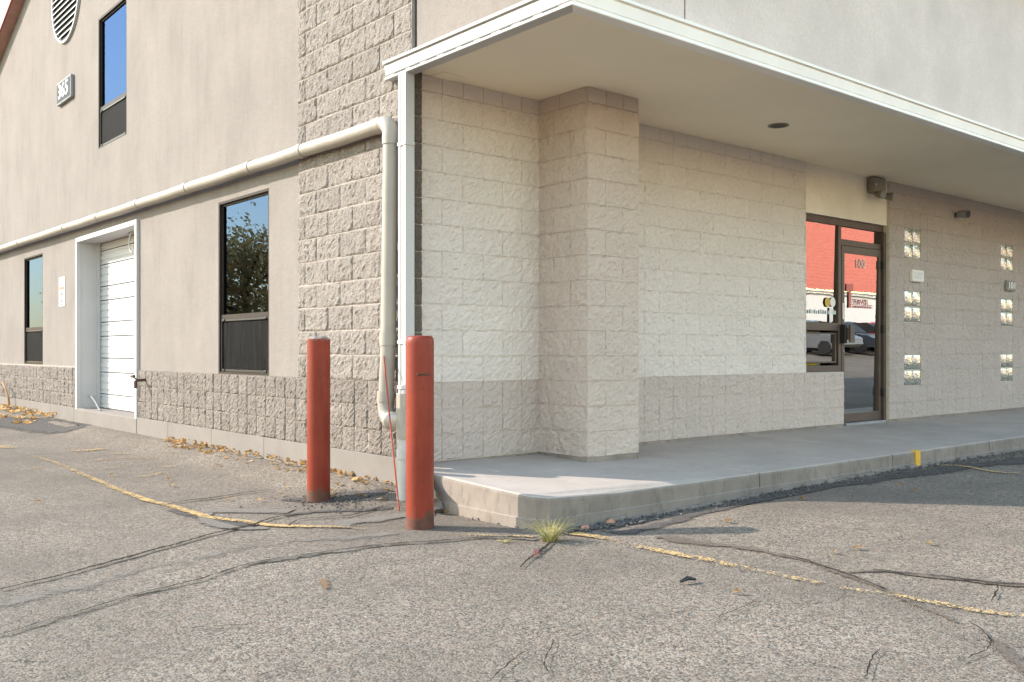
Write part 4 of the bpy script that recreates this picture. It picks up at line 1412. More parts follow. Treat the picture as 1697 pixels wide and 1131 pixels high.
for z in (2.10, 1.32, 0.55):
    MB().box((D1 - 0.012, YF0 - 0.04, z), (D1 + 0.03, YF0 - 0.003, z + 0.10), 0.004).build("hinge", M['black'], dr)
yl = YF0 - 0.0
text_mesh("lettering", "100", 0.15, M['white_print'], dr, (10.435, YF0 + 0.000, 2.135), '-Y', bold=-0.002, width=0.20, depth=0.0015)
text_mesh("lettering", "TRAVIS", 0.085, M['red_print'], dr, (10.245, YF0 + 0.006, 1.685), '-Y', width=0.36, depth=0.0015, align='LEFT')
text_mesh("lettering", "CORPORATION, INC", 0.036, M['red_print'], dr, (10.245, YF0 + 0.006, 1.625), '-Y', width=0.46, depth=0.0012, align='LEFT', bold=0.0006)
lg = MB()
lg.box((10.245, YF0 + 0.0045, 1.6475), (10.70, YF0 + 0.0065, 1.6545))
lg.box((10.165, YF0 + 0.0045, 1.61), (10.215, YF0 + 0.0065, 1.80))
lg.box((10.115, YF0 + 0.0045, 1.802), (10.265, YF0 + 0.0065, 1.89))
lg.build("emblem", M['red_print'], dr)
# things stuck to the shopfront glass
mb = MB()
mb.tube([(9.74, 5.945, 1.66), (9.74, 5.949, 1.66)], 0.055, 24)
mb.build("round_sticker", mat_plain("ochre_print", (0.55, 0.34, 0.04), 0.5, var=0.02), sf)
mb = MB()
mb.tube([(9.85, 5.945, 1.665), (9.85, 5.949, 1.665)], 0.055, 24)
mb.box((9.78, 5.945, 1.43), (9.83, 5.949, 1.60))
mb.build("round_sticker", M['pale_print'], sf)
mb = MB()
for k in range(16):
    mb.box((X1 + 0.06 + k * 0.045, 5.955, 1.525), (X1 + 0.06 + k * 0.045 + random.uniform(0.02, 0.04), 5.957, 1.525 + random.uniform(0.03, 0.055)))
mb.build("lettering_strip", M['white_print'], sf)
# items just inside the low pane
mb = MB()
mb.box((9.33, 6.00, 0.94), (9.60, 6.12, 1.14), 0.004)
box_y = mb.build("yellow_box", M['yellow_paper'])
tag(box_y, 'yellow box standing behind the low shopfront pane', 'box')
pl = empty("potted_sprig", (9.5, 6.05, 1.142), 'dry sprig lying on the yellow box behind the glass', 'sprig')
mb = MB()
for k in range(6):
    a = random.uniform(-0.06, 0.08)
    mb.tube([(9.46, 6.05, 1.143), (9.48 + a * 0.5, 6.05, 1.165), (9.50 + a, 6.04, 1.19 + random.uniform(-0.02, 0.03))], [0.004, 0.005, 0.002], 6)
mb.build("stem", M['bark'], pl)
box("pane_reflection", (X1 + 0.06, 6.16, 0.9), (9.93, 6.165, 1.34), mat_plain("beige_asphalt_reflection", (0.55, 0.50, 0.42), 0.8), sf)  # beige sheet painting the reflection of sunlit asphalt in the low pane

# next tenant's shopfront at the edge of the view
sf2 = empty("shopfront", (15.9, YF0, 0.26))
sf2.parent = bld
sf2.location = Vector((15.9, YF0, 0.26)) - wloc(bld)
sf2['label'] = 'neighbouring shopfront just past the glass block wall'
mb = MB()
ring_frame(mb, '-Y', YF0, YF1, 14.972, 16.96, 0.245, 2.632, 0.05)
mb.box((15.95, YF0, 0.295), (16.0, YF1, 2.58))
mb.build("frame", M['bronze'], sf2)
pane("pane", 15.02, 15.95, 0.295, 2.582, 5.955, sf2)
pane("pane", 16.0, 16.91, 0.295, 2.582, 5.955, sf2)
box("lintel_panel", (14.972, WY + 0.012, 2.634), (16.96, WY + 0.25, 3.178), M['stucco_lintel'], bld)

# ------------------------------------------------------------------ pvc drain along the wall
dp = empty("drain_pipe", (3.82, 5.95, 0.0), 'cream painted plastic drain pipe running along the side wall and down the corner', 'pipe')
PX = 3.832
PR = 0.0575
def pz(y):
    return 2.803 + (y - 6.0) * 0.0079
ys = [6.08, 7.33, 8.35, 9.9, 11.42, 12.95, 14.5, 17.15, 20.4]
for a, b in zip(ys[:-1], ys[1:]):
    MB().tube([(PX, a + 0.03, pz(a + 0.03)), (PX, (a + b) / 2, pz((a + b) / 2) - 0.006), (PX, b, pz(b))], PR, 20).build("pipe", M['pvc'], dp, smooth=True)
    MB().tube([(PX, a - 0.035, pz(a)), (PX, a + 0.055, pz(a + 0.03))], PR + 0.006, 20).build("coupling", M['pvc'], dp, smooth=True)
def elbow(p0, c, p1, r, n=8):
    """quarter bend from p0 to p1 about the corner point c"""
    p0, c, p1 = Vector(p0), Vector(c), Vector(p1)
    return [(1 - t) ** 2 * p0 + 2 * t * (1 - t) * c + t * t * p1 for t in [i / n for i in range(n + 1)]]
zc = pz(5.95)
MB().tube(elbow((PX, 6.06, zc + 0.001), (PX, 5.945, zc + 0.002), (PX, 5.945, zc - 0.12), PR), PR + 0.004, 20).build("elbow", M['pvc'], dp, smooth=True)
MB().tube([(PX, 5.945, zc - 0.10), (PX, 5.945, zc - 0.17)], PR + 0.007, 20).build("coupling", M['pvc'], dp, smooth=True)
MB().tube([(PX, 5.945, zc - 0.13), (PX - 0.005, 5.97, 1.18), (PX - 0.012, 5.995, 0.70)], PR, 20).build("pipe", M['pvc'], dp, smooth=True)
MB().tube([(PX - 0.005, 5.972, 1.24), (PX - 0.005, 5.972, 1.14)], PR + 0.007, 20).build("coupling", M['pvc'], dp, smooth=True)
MB().tube([(PX - 0.010, 5.993, 0.80), (PX - 0.012, 5.995, 0.72)], PR + 0.009, 20).build("coupling", M['pvc'], dp, smooth=True)
MB().tube(elbow((PX - 0.012, 5.995, 0.74), (PX - 0.016, 5.995, 0.585), (PX - 0.03, 5.87, 0.585), PR), PR + 0.004, 20).build("elbow", M['pvc'], dp, smooth=True)
MB().tube([(PX - 0.03, 5.91, 0.585), (PX - 0.045, 5.70, 0.59)], PR + 0.008, 20).build("tee", M['pvc'], dp, smooth=True)
SPX, SPY = 3.785, 5.685
MB().tube([(SPX, SPY, 0.685), (SPX, SPY, 0.47)], PR + 0.006, 20).build("tee", M['pvc'], dp, smooth=True)
MB().tube([(SPX, SPY, 0.50), (SPX, SPY, 0.005)], PR - 0.006, 20).build("pipe", M['pvc_white'], dp, smooth=True)
MB().tube([(SPX, SPY, 0.40), (SPX, SPY, 0.325)], PR + 0.004, 20).build("coupling", M['pvc_white'], dp, smooth=True)
MB().tube([(SPX, SPY, 0.08), (SPX, SPY, -0.05)], PR + 0.004, 20).build("coupling", M['pvc_white'], dp, smooth=True)
# open ended outlet beside the walk
ou = empty("drain_outlet", (3.72, 5.35, 0.05), 'grey plastic drain elbow with an open mouth between bollard and concrete walk', 'pipe')
path = [(3.745, 5.42, 0.40), (3.742, 5.405, 0.27)] + elbow((3.742, 5.40, 0.25), (3.735, 5.365, 0.15), (3.66, 5.235, 0.125), 0.05, 6)
n_ = 22
mb = MB()
mb.tube(path, [0.056] * 2 + [0.058] * 5 + [0.062] * 2, n_, cap=False)
inner = MB().tube(path, 0.05, n_, cap=False)
k_ = len(mb.v)
mb.add(inner.v, [f[::-1] for f in inner.f])
e0 = (len(path) - 1) * n_
mb.f += [(e0 + i, e0 + (i + 1) % n_, k_ + e0 + (i + 1) % n_, k_ + e0 + i) for i in range(n_)]
o = mesh_obj("elbow", mb.v, mb.f, M['pvc_grey'] if 'pvc_grey' in M else M['pvc'], ou, smooth=True)
MB().tube([(3.745, 5.42, 0.42), (3.745, 5.418, 0.37)], 0.064, 20).build("coupling", M['pvc'], ou, smooth=True)
# lump of concrete under it
def rock(c, s, seed, mb, sub=2, flat=1.0):
    bm = bmesh.new()
    bmesh.ops.create_icosphere(bm, subdivisions=sub, radius=1)
    for q in bm.verts:
        d = 1 + 0.35 * noise.noise(q.co * 1.3 + Vector((seed * 3.3, seed, 0))) + 0.15 * noise.noise(q.co * 4 + Vector((seed, 0, 0)))
        q.co = Vector((c[0] + q.co.x * s[0] * d, c[1] + q.co.y * s[1] * d, c[2] + q.co.z * s[2] * d * flat))
    mb.addbm(bm)
mb = MB()
rock((3.765, 5.30, 0.03), (0.075, 0.10, 0.055), 4, mb, 3)
tag(mb.build("concrete_lump", M['kerb'], None), 'rough concrete lump under the drain outlet', 'rubble')

# ------------------------------------------------------------------ bollards
def bollard(loc, r, h, label, ragged):
    e = empty("bollard", loc, label, 'bollard', 'red steel bollards at the building corner')
    prof = [(r, -0.2), (r, h - 0.05)]
    if not ragged:
        prof += [(r * 0.995, h - 0.035), (r * 0.96, h - 0.015), (r * 0.86, h - 0.002)]
        prof += [(r * 0.80, h), (r * 0.001, h + 0.004)]
        MB().lathe(prof, loc, 40).build("post", M['red_post'], e, smooth=True)
        mb = MB()
        for k in range(22):
            a = -2.35 + k * 0.045
            mb.box((loc[0] + (r + 0.001) * math.cos(a) - 0.004, loc[1] + (r + 0.001) * math.sin(a) - 0.004, loc[2] + h - 0.2415 + 0.0015 * (k % 3)), (loc[0] + (r + 0.001) * math.cos(a) + 0.004, loc[1] + (r + 0.001) * math.sin(a) + 0.004, loc[2] + h - 0.232 + 0.001 * (k % 2)))
        mb.build("scrape", M['rust'], e)
    else:
        MB().lathe([(r, -0.2), (r, h - 0.012), (r - 0.008, h - 0.012), (r - 0.008, h - 0.03), (0.001, h - 0.03)], loc, 40).build("post", M['red_post'], e, smooth=True)
        mb = MB()
        bm = bmesh.new()
        bmesh.ops.create_uvsphere(bm, u_segments=40, v_segments=12, radius=1)
        for q in bm.verts:
            c0 = q.co.copy()
            rr = math.hypot(c0.x, c0.y)
            k = 1 + 0.05 * noise.noise(Vector((c0.x * 3, c0.y * 3, 1)))
            z = h - 0.022 + max(-0.006, c0.z) * 0.03 + (0.010 * noise.noise(Vector((c0.x * 4, c0.y * 4, 5))) + 0.006 * noise.noise(Vector((c0.x * 11, c0.y * 11, 5)))) * (1 if c0.z > 0 else 0)
            q.co = Vector((loc[0] + c0.x * r * 1.01 * k, loc[1] + c0.y * r * 1.01 * k, loc[2] + z))
        mb.addbm(bm)
        mb.build("concrete_fill", M['kerb'], e, smooth=True)
    return e
bollard((3.343, 4.855, gn(3.343, 4.855)), 0.087, 1.19, 'front red bollard with smooth painted top and scuffed rusty foot', False)
bollard((3.371, 6.196, gn(3.371, 6.196)), 0.084, 1.20, 'rear red bollard with crumbling concrete top near the wall', True)

# thin marker rod leaning on the pipe
mr = MB()
mr.tube([(3.575, 5.44, 0.0), (3.665, 5.68, 0.52), (3.765, 5.935, 1.06)], 0.006, 8)
tag(mr.build("marker_rod", mat_plain("red_rod", (0.32, 0.045, 0.025), 0.5), None, smooth=True), 'thin red fibreglass rod leaning against the drain pipe', 'rod')

# ------------------------------------------------------------------ signs
def number_plate(facing, lo, hi, face, rim, txt, tmat, label, bold, group, tw, th, depth=0.03):
    if facing == '-X':
        c = (lo[0], (lo[1] + hi[1]) / 2, (lo[2] + hi[2]) / 2)
    else:
        c = ((lo[0] + hi[0]) / 2, lo[1], (lo[2] + hi[2]) / 2)
    e = empty("number_sign", c, label, 'sign', group)
    MB().box(lo, hi, 0.012).build("rim", rim, e)
    i = 0.026 * (1 if facing == '-X' else 0.5)
    if facing == '-X':
        MB().box((lo[0] - 0.003, lo[1] + i, lo[2] + i), (lo[0] + 0.008, hi[1] - i, hi[2] - i), 0.002).build("plate", face, e)
        text_mesh("lettering", txt, th, tmat, e, (lo[0] - 0.006, c[1], c[2]), '-X', bold=bold, width=tw, depth=0.0025)
    else:
        MB().box((lo[0] + i, lo[1] - 0.003, lo[2] + i), (hi[0] - i, lo[1] + 0.008, hi[2] - i), 0.002).build("plate", face, e)
        text_mesh("lettering", txt, th, tmat, e, (c[0], lo[1] - 0.006, c[2]), '-Y', bold=bold, width=tw, depth=0.0025)
    return e
number_plate('-X', (WX - 0.05, 14.40, 4.745), (WX + 0.0, 15.13, 5.075), M['sign_grey'], M['sign_rim'], "365", M['white_print'], 'grey address plate with white 365 high on the side wall', 0.004, None, 0.50, 0.29)
number_plate('-Y', (11.46, WY - 0.06, 1.975), (11.755, WY - 0.012, 2.125), M['pale_print'], M['pale_print'], "100", M['white_print'], 'pale suite plate reading 100 beside the door', 0.003, 'suite number plates', 0.2, 0.12)
number_plate('-Y', (14.235, WY - 0.06, 1.975), (14.535, WY - 0.012, 2.125), M['grey_tan'] if 'grey_tan' in M else M['lamp_beige'], M['sign_rim'], "101", M['white_print'], 'tan suite plate reading 101 between glass blocks', 0.005, 'suite number plates', 0.21, 0.125)
ns = empty("notice_sign", (3.9, 15.0, 1.98), 'white notice sign with red band beside the overhead door', 'sign')
MB().box((WX - 0.008, 14.86, 1.765), (WX - 0.001, 15.16, 2.20), 0.002).build("plate", M['white_print'], ns)
box("red_band", (WX - 0.0105, 14.88, 2.015), (WX - 0.0082, 15.14, 2.055), M['red_print'], ns)
mb = MB()
for zc_, hgt, hw in ((2.135, 0.06, 0.03), (2.085, 0.02, 0.05), (1.945, 0.04, 0.06), (1.89, 0.02, 0.07), (1.845, 0.05, 0.05), (1.795, 0.02, 0.06)):
    for k in range(4):
        a = 15.01 - hw + k * hw / 2
        mb.box((WX - 0.0105, a, zc_ - hgt / 2), (WX - 0.0082, a + hw * 0.36, zc_ + hgt / 2))
mb.build("small_print", M['grey_print'], ns)

# ------------------------------------------------------------------ fittings on the walls
el = empty("emergency_light", (10.6, WY, 3.06), 'tan emergency light with two swivel heads above the shop door', 'lamp')
MB().box((10.475, WY - 0.10, 2.985), (10.735, WY + 0.0, 3.165), 0.012).build("housing", M['lamp_beige'], el)
for x, dx in ((10.56, -0.03), (10.70, 0.05)):
    mb = MB()
    a, b = Vector((x, WY - 0.07, 2.965)), Vector((x + dx, WY - 0.17, 2.945))
    mb.tube([a, a.lerp(b, 0.4), b], [0.022, 0.042, 0.05], 20)
    h_ = mb.build("lamp_head", M['lamp_beige'], el, smooth=True)
    d = (b - a).normalized()
    MB().tube([b, b + d * 0.006], 0.044, 20).build("lens", M['sign_rim'], h_)
    MB().tube([Vector((x, WY - 0.06, 2.99)), a], 0.014, 10).build("neck", M['lamp_beige'], h_)
MB().tube([(10.50, WY - 0.10, 3.075), (10.50, WY - 0.103, 3.075)], 0.011, 12).build("indicator", M['white_print'], el)

sc_ = empty("security_camera", (12.75, WY, 2.93), 'small bullet security camera on the block wall', 'camera')
MB().tube([(12.70, WY - 0.02, 2.925), (12.72, WY - 0.07, 2.935)], 0.03, 16).build("bracket", M['black'], sc_)
MB().tube([(12.72, WY - 0.05, 2.935), (12.70, WY - 0.19, 2.92)], [0.045, 0.055], 20).build("body", M['sign_rim'], sc_, smooth=True)
MB().tube([(12.70, WY - 0.188, 2.92), (12.699, WY - 0.197, 2.919)], 0.047, 20).build("lens", M['black'], sc_)

hb = empty("hose_bibb", (3.87, 11.38, 0.75), 'rusty wall tap sticking out of the base band beside the white door', 'tap')
MB().tube([(3.90, 11.38, 0.76), (3.80, 11.38, 0.755), (3.775, 11.36, 0.735), (3.765, 11.33, 0.67)], [0.016, 0.018, 0.022, 0.018], 12).build("spout", M['rust'], hb, smooth=True)
mb = MB()
mb.tube([(3.80, 11.38, 0.76), (3.765, 11.42, 0.80)], 0.009, 8)
mb.tube([(3.765 - 0.0, 11.375, 0.805), (3.765, 11.465, 0.80)], 0.016, 10)
mb.build("tap_handle", M['rust'], hb)

cl = MB()
pp = []
for i in range(22):
    a = -0.6 + i / 21 * 4.6
    pp.append((4.08 + 0.004 * math.sin(a * 3), 12.42 + 0.10 * math.sin(a), 2.50 + 0.13 * math.cos(a)))
pp = [(4.10, 12.60, 2.63)] + pp
cl.tube(pp, 0.009, 8)
tag(cl.build("hanging_cable", M['white_paint'], None, smooth=True), 'white cable loop hanging under the door head', 'cable')
cl = MB()
cl.tube([(4.06, 14.14, 0.46), (4.03, 13.95, 0.465), (4.01, 13.7, 0.40), (4.0, 13.5, 0.31), (3.99, 13.40, 0.296)], 0.012, 8)
tag(cl.build("loose_cable", M['grey_print'], None, smooth=True), 'short dark cable bent over the door threshold', 'cable')

# ------------------------------------------------------------------ leaves, twig, grass, rubble
def leaf_mesh(seed):
    rnd = random.Random(seed)
    L, W = 1.0, 0.34 + 0.16 * rnd.random()
    n = 6
    vs_, fs = [], []
    curl = rnd.uniform(0.1, 0.55)
    tw = rnd.uniform(-0.5, 0.5)
    for i in range(n + 1):
        t = i / n
        hw = W * math.sin(math.pi * min(1, t * 0.93 + 0.05)) ** 0.8 * (1 - 0.2 * t) * (1 + 0.18 * rnd.uniform(-1, 1))
        x = t - 0.5
        z = curl * (x * x) * 1.4
        for q in (-1, 0, 1):
            vs_.append((x, q * hw, z + abs(q) * hw * 0.45 + q * hw * tw * t))
    for i in range(n):
        for q in range(2):
            fs.append((i * 3 + q, i * 3 + q + 1, i * 3 + q + 4, i * 3 + q + 3))
    me = bpy.data.meshes.new("leaf")
    me.from_pydata(vs_, [], fs)
    me.materials.append(M['dry_leaf'])
    me.update()
    return me
LM = [leaf_mesh(100 + i) for i in range(8)]
LAB = {0: 'fallen dry leaf on the open asphalt of the side lot', 1: 'fallen dry leaf near the foot of the rear bollard', 2: 'pale fallen leaf on the sunlit asphalt in front of the walk', 3: 'fallen leaf on the shaded asphalt along the kerb'}
def put_leaf(x, y, s, zone, lift=0.012, tilt=0.35):
    o = bpy.data.objects.new("fallen_leaf", random.choice(LM))
    COL.objects.link(o)
    o.location = (x, y, gn(x, y) + lift + s * 0.05)
    o.rotation_euler = (random.uniform(-tilt, tilt), random.uniform(-tilt, tilt), random.uniform(0, 6.28))
    o.scale = (s, s, s)
    tag(o, LAB[zone], 'leaf', ['leaves on the side lot', 'leaves by the rear bollard', 'leaves on the sunlit asphalt', 'leaves on the shaded asphalt'][zone])
for x, y in F['LEAVES']:
    if x > 4.2 and y > 5: continue
    zone = 1 if (3.0 < x < 3.9 and 5 < y < 7) else (0 if x < 4.0 and y > 5 else (3 if (y > 3.3 and x > 5.5) else 2))
    put_leaf(x, y, random.uniform(0.035, 0.055), zone)
for k in range(14):
    put_leaf(random.uniform(3.45, 3.85), random.uniform(5.7, 6.9), random.uniform(0.03, 0.05), 1)
# the drift of litter along the foundation: past counting
lv_, lf_ = [], []
def drift(x, y, s, z):
    me = random.choice(LM)
    M_ = Matrix.Translation((x, y, z)) @ Matrix.Rotation(random.uniform(0, 6.28), 4, 'Z') @ Matrix.Rotation(random.uniform(-0.9, 0.9), 4, 'X') @ Matrix.Scale(s, 4)
    b0 = len(lv_)
    for q in me.vertices:
        lv_.append(tuple(M_ @ q.co))
    for p in me.polygons:
        lf_.append(tuple(i + b0 for i in p.vertices))
for k in range(170):
    y = 7.0 + random.random() ** 0.9 * 3.6
    d = random.random() ** 2.2 * 0.18
    x = 3.885 - d
    drift(x, y, random.uniform(0.03, 0.06), gn(x, y) + 0.008 + (0.045 - 0.3 * d) * random.random() * (d < 0.12))
for k in range(200):
    y = 15.2 + random.random() * 4.5
    d = random.random() ** 1.6 * 0.5
    x = 3.88 - d
    drift(x, y, random.uniform(0.04, 0.09), gn(x, y) + 0.012 + 0.07 * random.random() * (d < 0.25))
for k in range(26):
    y = random.uniform(5.9, 7.1)
    x = 3.885 - random.random() ** 2 * 0.12
    drift(x, y, random.uniform(0.035, 0.065), gn(x, y) + 0.012)
o = mesh_obj("leaf_litter", lv_, lf_, M['dry_leaf'])
tag(o, 'drift of dry brown and yellow leaves along the side foundation', 'leaves', kind='stuff')

mb = MB()
a, b = F['STICK']
mb.tube([(a[0], a[1], gn(*a) + 0.016), ((a[0] + b[0]) / 2, (a[1] + b[1]) / 2 + 0.004, gn(*a) + 0.026), (b[0], b[1], gn(*b) + 0.016)], [0.007, 0.011, 0.006], 8)
tag(mb.build("twig", M['black'], None, smooth=True), 'short dark twig lying on the sunlit asphalt', 'twig')

def tuft(name, c, n, h, spread, label):
    mb = MB()
    for k in range(n):
        a = random.uniform(0, 6.28)
        r0 = random.random() * spread * 0.35
        hh = h * random.uniform(0.5, 1.1)
        out = spread * random.uniform(0.3, 1.2)
        p0 = Vector((c[0] + r0 * math.cos(a), c[1] + r0 * math.sin(a), gn(*c) + 0.0))
        p2 = p0 + Vector((math.cos(a) * out, math.sin(a) * out, hh * random.uniform(0.55, 1.0)))
        p1 = p0 + Vector((math.cos(a) * out * 0.35, math.sin(a) * out * 0.35, hh * 0.75))
        w_ = random.uniform(0.0018, 0.0035)
        s = Vector((-math.sin(a), math.cos(a), 0)) * w_
        pts = [(1 - t) ** 2 * p0 + 2 * t * (1 - t) * p1 + t * t * p2 for t in (0, 0.25, 0.5, 0.75, 1)]
        vs_ = []
        for i, p in enumerate(pts):
            k_ = 1 - i / 4.3
            vs_ += [p - s * k_, p + s * k_ + Vector((0, 0, 0.0008))]
        mb.add(vs_, [(2 * i, 2 * i + 1, 2 * i + 3, 2 * i + 2) for i in range(4)])
    o = mesh_obj(name, mb.v, mb.f, M['grass'])
    return tag(o, label, 'grass')
tuft("grass_tuft", F['GRASS'][0], 240, 0.145, 0.13, 'yellow green grass tuft growing from the crack at the concrete corner')
tuft("weed", F['GRASS2'][0], 40, 0.03, 0.06, 'tiny low weed in the asphalt crack next to the grass tuft')

mb = MB()
st = [(3.83, 17.86, 0.1), (3.80, 17.80, 0.30), (3.78, 17.95, 0.48), (3.79, 18.2, 0.56), (3.8, 18.35, 0.50)]
mb.tube(st, [0.022, 0.018, 0.014, 0.012, 0.006], 8)
mb.tube([st[2], (3.78, 18.05, 0.44), (3.8, 18.25, 0.36)], [0.01, 0.008, 0.004], 6)
tag(mb.build("weed_stalk", mat_plain("dry_stalk", (0.40, 0.24, 0.13), 0.9, var=0.3, nscale=30), None, smooth=True), 'dried brown weed stalk against the foundation at the far end', 'weed')

for k, ((x, y), s) in enumerate(zip(F['BR'], (0.028, 0.03, 0.034))):
    mb = MB()
    rock((x, y, gn(x, y) + s * 0.45), (s, s * 0.8, s * 0.7), 20 + k, mb, 2)
    lab = ['small red brick chip beside the left face of the concrete corner', 'small brown stone at the kerb foot right of the grass tuft', 'flat red brick chip at the kerb foot farther along'][k]
    tag(mb.build("brick_chip", M['brick_bit'], None), lab, 'rubble', 'brick chips by the concrete corner')
mb = MB()
def crumbs(n, fx, fy, smin, smax):
    for _ in range(n):
        t = random.random()
        x, y = fx(t), fy(t)
        s = random.uniform(smin, smax)
        bm = bmesh.new()
        bmesh.ops.create_icosphere(bm, subdivisions=1, radius=1)
        a = random.uniform(0, 6)
        for q in bm.verts:
            d = 1 + random.uniform(-0.35, 0.25)
            q.co = Vector((x + (q.co.x * math.cos(a) - q.co.y * math.sin(a)) * s * d, y + (q.co.x * math.sin(a) + q.co.y * math.cos(a)) * s * d, gn(x, y) + 0.006 + s * 0.3 + q.co.z * s * 0.6 * d))
        mb.addbm(bm)
crumbs(700, lambda t: 4.0 + 6.5 * t, lambda t: 4.22 - abs(random.gauss(0, 0.15)) * (0.4 + 1.8 * t), 0.004, 0.014)
crumbs(260, lambda t: random.gauss(4.3, 0.22), lambda t: 4.16 - abs(random.gauss(0, 0.06)), 0.004, 0.016)
crumbs(220, lambda t: random.gauss(3.42, 0.16), lambda t: random.gauss(6.05, 0.22), 0.004, 0.012)
crumbs(140, lambda t: 3.88 - abs(random.gauss(0, 0.05)), lambda t: 4.3 + 1.1 * t, 0.003, 0.012)
o = mb.build("asphalt_crumbs", M['crumb'])
tag(o, 'loose dark crumbs of broken asphalt along the kerb', 'gravel', kind='stuff')

# ------------------------------------------------------------------ what the windows reflect: the other side of the lot
nb = empty("neighbouring_building", (48, -15, 0.4), 'white stucco shop building with red tiled roof across the lot', 'building')
NY, NZ = -15.0, 0.45
NX0, NX1 = 22.0, 95.0
mb = MB()
bays = []
x = NX0 + 1.2
while x < NX1 - 4:
    bays.append((x, x + 3.4))
    x += 4.6
xa = sorted({NX0, NX1} | {q for b in bays for q in b})
for a, b, c, d in cells(xa, [NZ - 0.5, NZ + 1.35, 3.45], [(p, q, NZ - 0.6, NZ + 1.35) for p, q in bays]):
    mb.box((a, NY - 0.35, c), (b, NY, d))
for p, q in bays:      # arched heads
    k = 10
    for i in range(k):
        u0, u1 = i / k, (i + 1) / k
        h0, h1 = [NZ + 0.75 + 0.6 * math.sin(math.pi * u) for u in (u0, u1)]
        xs0, xs1 = p + (q - p) * u0, p + (q - p) * u1
        mb.add([(xs0, NY - 0.02, h0), (xs1, NY - 0.02, h1), (xs1, NY - 0.02, NZ + 1.36), (xs0, NY - 0.02, NZ + 1.36)], [(0, 1, 2, 3)])
mb.build("arcade_wall", mat_plain("white_stucco", (0.66, 0.64, 0.60), 0.9, var=0.04), nb)
mb = MB()
mb.box((NX0, NY - 2.6, NZ - 0.5), (NX1, NY - 2.5, 3.4))
mb.box((NX0, NY - 12, NZ - 0.5), (NX0 + 0.3, NY - 0.36, 3.4))
mb.build("shop_wall", mat_plain("umber_wall", (0.22, 0.17, 0.12), 0.9), nb)
MB().box((NX0 - 0.3, NY - 0.45, 3.46), (NX1, NY + 0.12, 3.62)).build("cornice", mat_plain("cream_cornice", (0.78, 0.75, 0.68), 0.8), nb)
tv, tf = [], []
ncol = int((NX1 - NX0) / 0.10)
rows = 22
prof = []
for r_ in range(rows):
    for dz in (0.05, 0.0):
        prof.append(((r_ + (0 if dz else 0.97)) * 0.42, dz))
for (s, dz) in prof:
    yy = NY + 0.35 - s * 0.84
    zz = 3.60 + s * 0.55 + dz
    for i in range(ncol + 1):
        x = NX0 + i * 0.10
        tv.append((x, yy, zz + 0.07 * abs(math.sin(x * math.pi / 0.30))))
for r_ in range(len(prof) - 1):
    for i in range(ncol):
        a = r_ * (ncol + 1) + i
        tf.append((a, a + 1, a + ncol + 2, a + ncol + 1))
mesh_obj("tiled_roof", tv, tf, mat_plain("red_clay_tile", (0.46, 0.13, 0.085), 0.8, var=0.15, nscale=8), nb)

def car(loc, rz, paint, label):
    e = empty("parked_car", loc, label, 'car', 'cars parked across the lot')
    c, s = math.cos(rz), math.sin(rz)
    def tr(mb):
        mb.v = [(loc[0] + x * c - y * s, loc[1] + x * s + y * c, loc[2] + z) for x, y, z in mb.v]
        return mb
    body = [(-2.2, 0.35), (-2.25, 0.6), (-2.2, 0.85), (-1.6, 0.95), (0.75, 0.95), (1.9, 0.82), (2.2, 0.68), (2.25, 0.4), (2.0, 0.28), (-2.0, 0.28)]
    tr(MB().extrude(body, (0, -0.88, 0), (0, 0.88, 0), ((1, 0, 0), (0, 0, 1)))).build("body", paint, e)
    cab = [(-1.75, 0.95), (-1.35, 1.38), (-0.9, 1.46), (0.1, 1.45), (0.85, 0.96)]
    tr(MB().extrude(cab, (0, -0.74, 0), (0, 0.74, 0), ((1, 0, 0), (0, 0, 1)))).build("cabin", M['black'], e)
    rf_ = [(-1.42, 1.37), (-0.9, 1.475), (0.1, 1.465), (0.2, 1.39)]
    tr(MB().extrude(rf_, (0, -0.70, 0), (0, 0.70, 0), ((1, 0, 0), (0, 0, 1)))).build("roof", paint, e)
    for x in (-1.35, 1.4):
        for y in (-0.8, 0.8):
            tr(MB().tube([(x, y - 0.1, 0.32), (x, y + 0.1, 0.32)], 0.32, 20)).build("wheel", M['black'], e)
car_w = mat_plain("car_silver", (0.16, 0.165, 0.17), 0.3, metal=0.3)
car_r = mat_plain("car_red", (0.35, 0.03, 0.03), 0.25)
car_d = mat_plain("car_dark", (0.03, 0.035, 0.04), 0.25)
for i, (x, p, lab) in enumerate(((38.5, car_w, 'grey car parked across the lot'), (41.4, car_d, 'dark car parked across the lot beside the grey car'), (44.3, car_r, 'red car parked across the lot'), (47.2, car_d, 'dark car parked across the lot beyond the red car'), (50.2, car_w, 'grey car parked farthest across the lot'))):
    car((x, -12.6, g(x, -12.6)), R(90), p, lab)

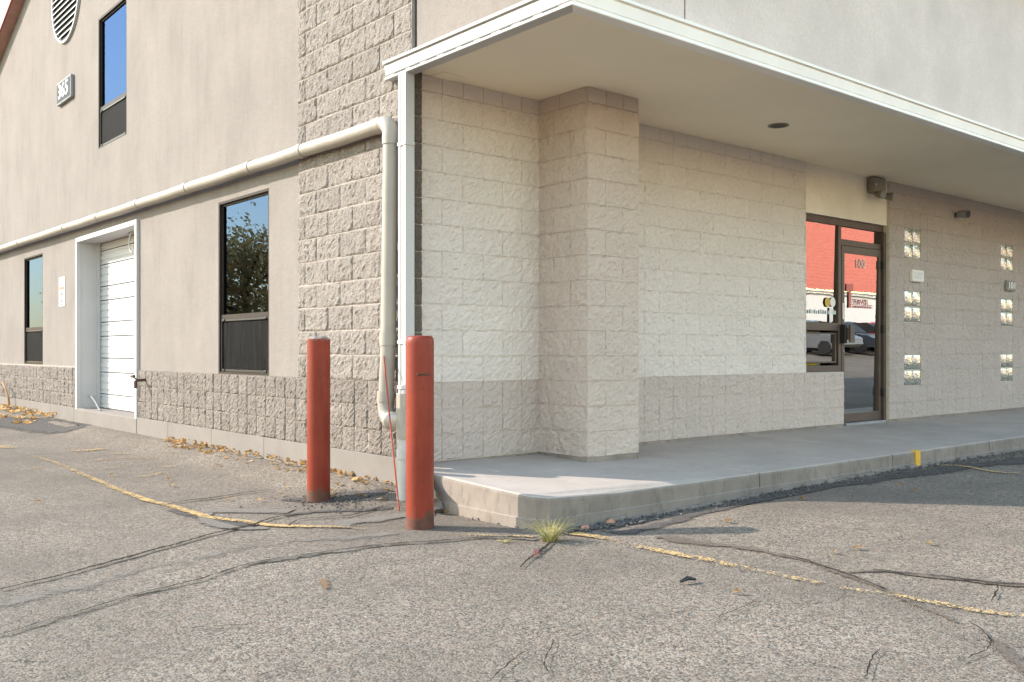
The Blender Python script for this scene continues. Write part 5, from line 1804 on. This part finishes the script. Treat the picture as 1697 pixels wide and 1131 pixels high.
def tree(loc, h, rad, seed, label, n_leaf=6000):
    rnd = random.Random(seed)
    e = empty("tree", loc, label, 'tree', 'autumn trees across the side lot')
    L = Vector(loc)
    mb = MB()
    mb.tube([L + Vector((0, 0, -0.2)), L + Vector((0.05, 0, h * 0.25)), L + Vector((0.0, 0.08, h * 0.5)), L + Vector((0.05, 0.1, h * 0.85))], [0.2, 0.16, 0.11, 0.03], 12)
    ends = []
    for k in range(16):
        a = rnd.uniform(0, 6.28)
        z0_ = h * rnd.uniform(0.28, 0.7)
        r_ = rad * rnd.uniform(0.5, 1.0) * (1.05 - 0.5 * z0_ / h)
        p0 = L + Vector((0, 0.03, z0_))
        p2 = p0 + Vector((math.cos(a) * r_, math.sin(a) * r_, h * rnd.uniform(0.05, 0.25)))
        p1 = (p0 + p2) / 2 + Vector((0, 0, 0.15))
        mb.tube([p0, p1, p2], [0.06, 0.04, 0.012], 7)
        ends += [p1, p2, p0.lerp(p2, 0.75)]
    ends += [L + Vector((0, 0.1, h * q)) for q in (0.75, 0.85, 0.95)]
    mb.build("trunk", M['bark'], e, smooth=True)
    vs_, fs = [], []
    for k in range(n_leaf):
        c = rnd.choice(ends) + Vector((rnd.gauss(0, 1), rnd.gauss(0, 1), rnd.gauss(0, 0.75))) * rad * 0.19
        d = Vector((rnd.gauss(0, 1), rnd.gauss(0, 1), rnd.gauss(0, 1))).normalized()
        u = d.orthogonal().normalized()
        v_ = d.cross(u)
        s = rnd.uniform(0.05, 0.11)
        b = len(vs_)
        vs_ += [tuple(c + u * s), tuple(c + v_ * s * 0.6), tuple(c - u * s), tuple(c - v_ * s * 0.6)]
        fs.append((b, b + 1, b + 2, b + 3))
    mesh_obj("crown", vs_, fs, M['autumn'], e)
tree((-4.6, 27.5, 0.05), 4.9, 2.6, 5, 'brown leaved autumn tree standing across the side lot')
tree((-9.5, 30.0, 0.05), 6.0, 3.0, 6, 'second autumn tree farther along the side lot')
tree((-6.0, 38.0, 0.05), 7.0, 3.6, 8, 'tall autumn tree behind the first one')
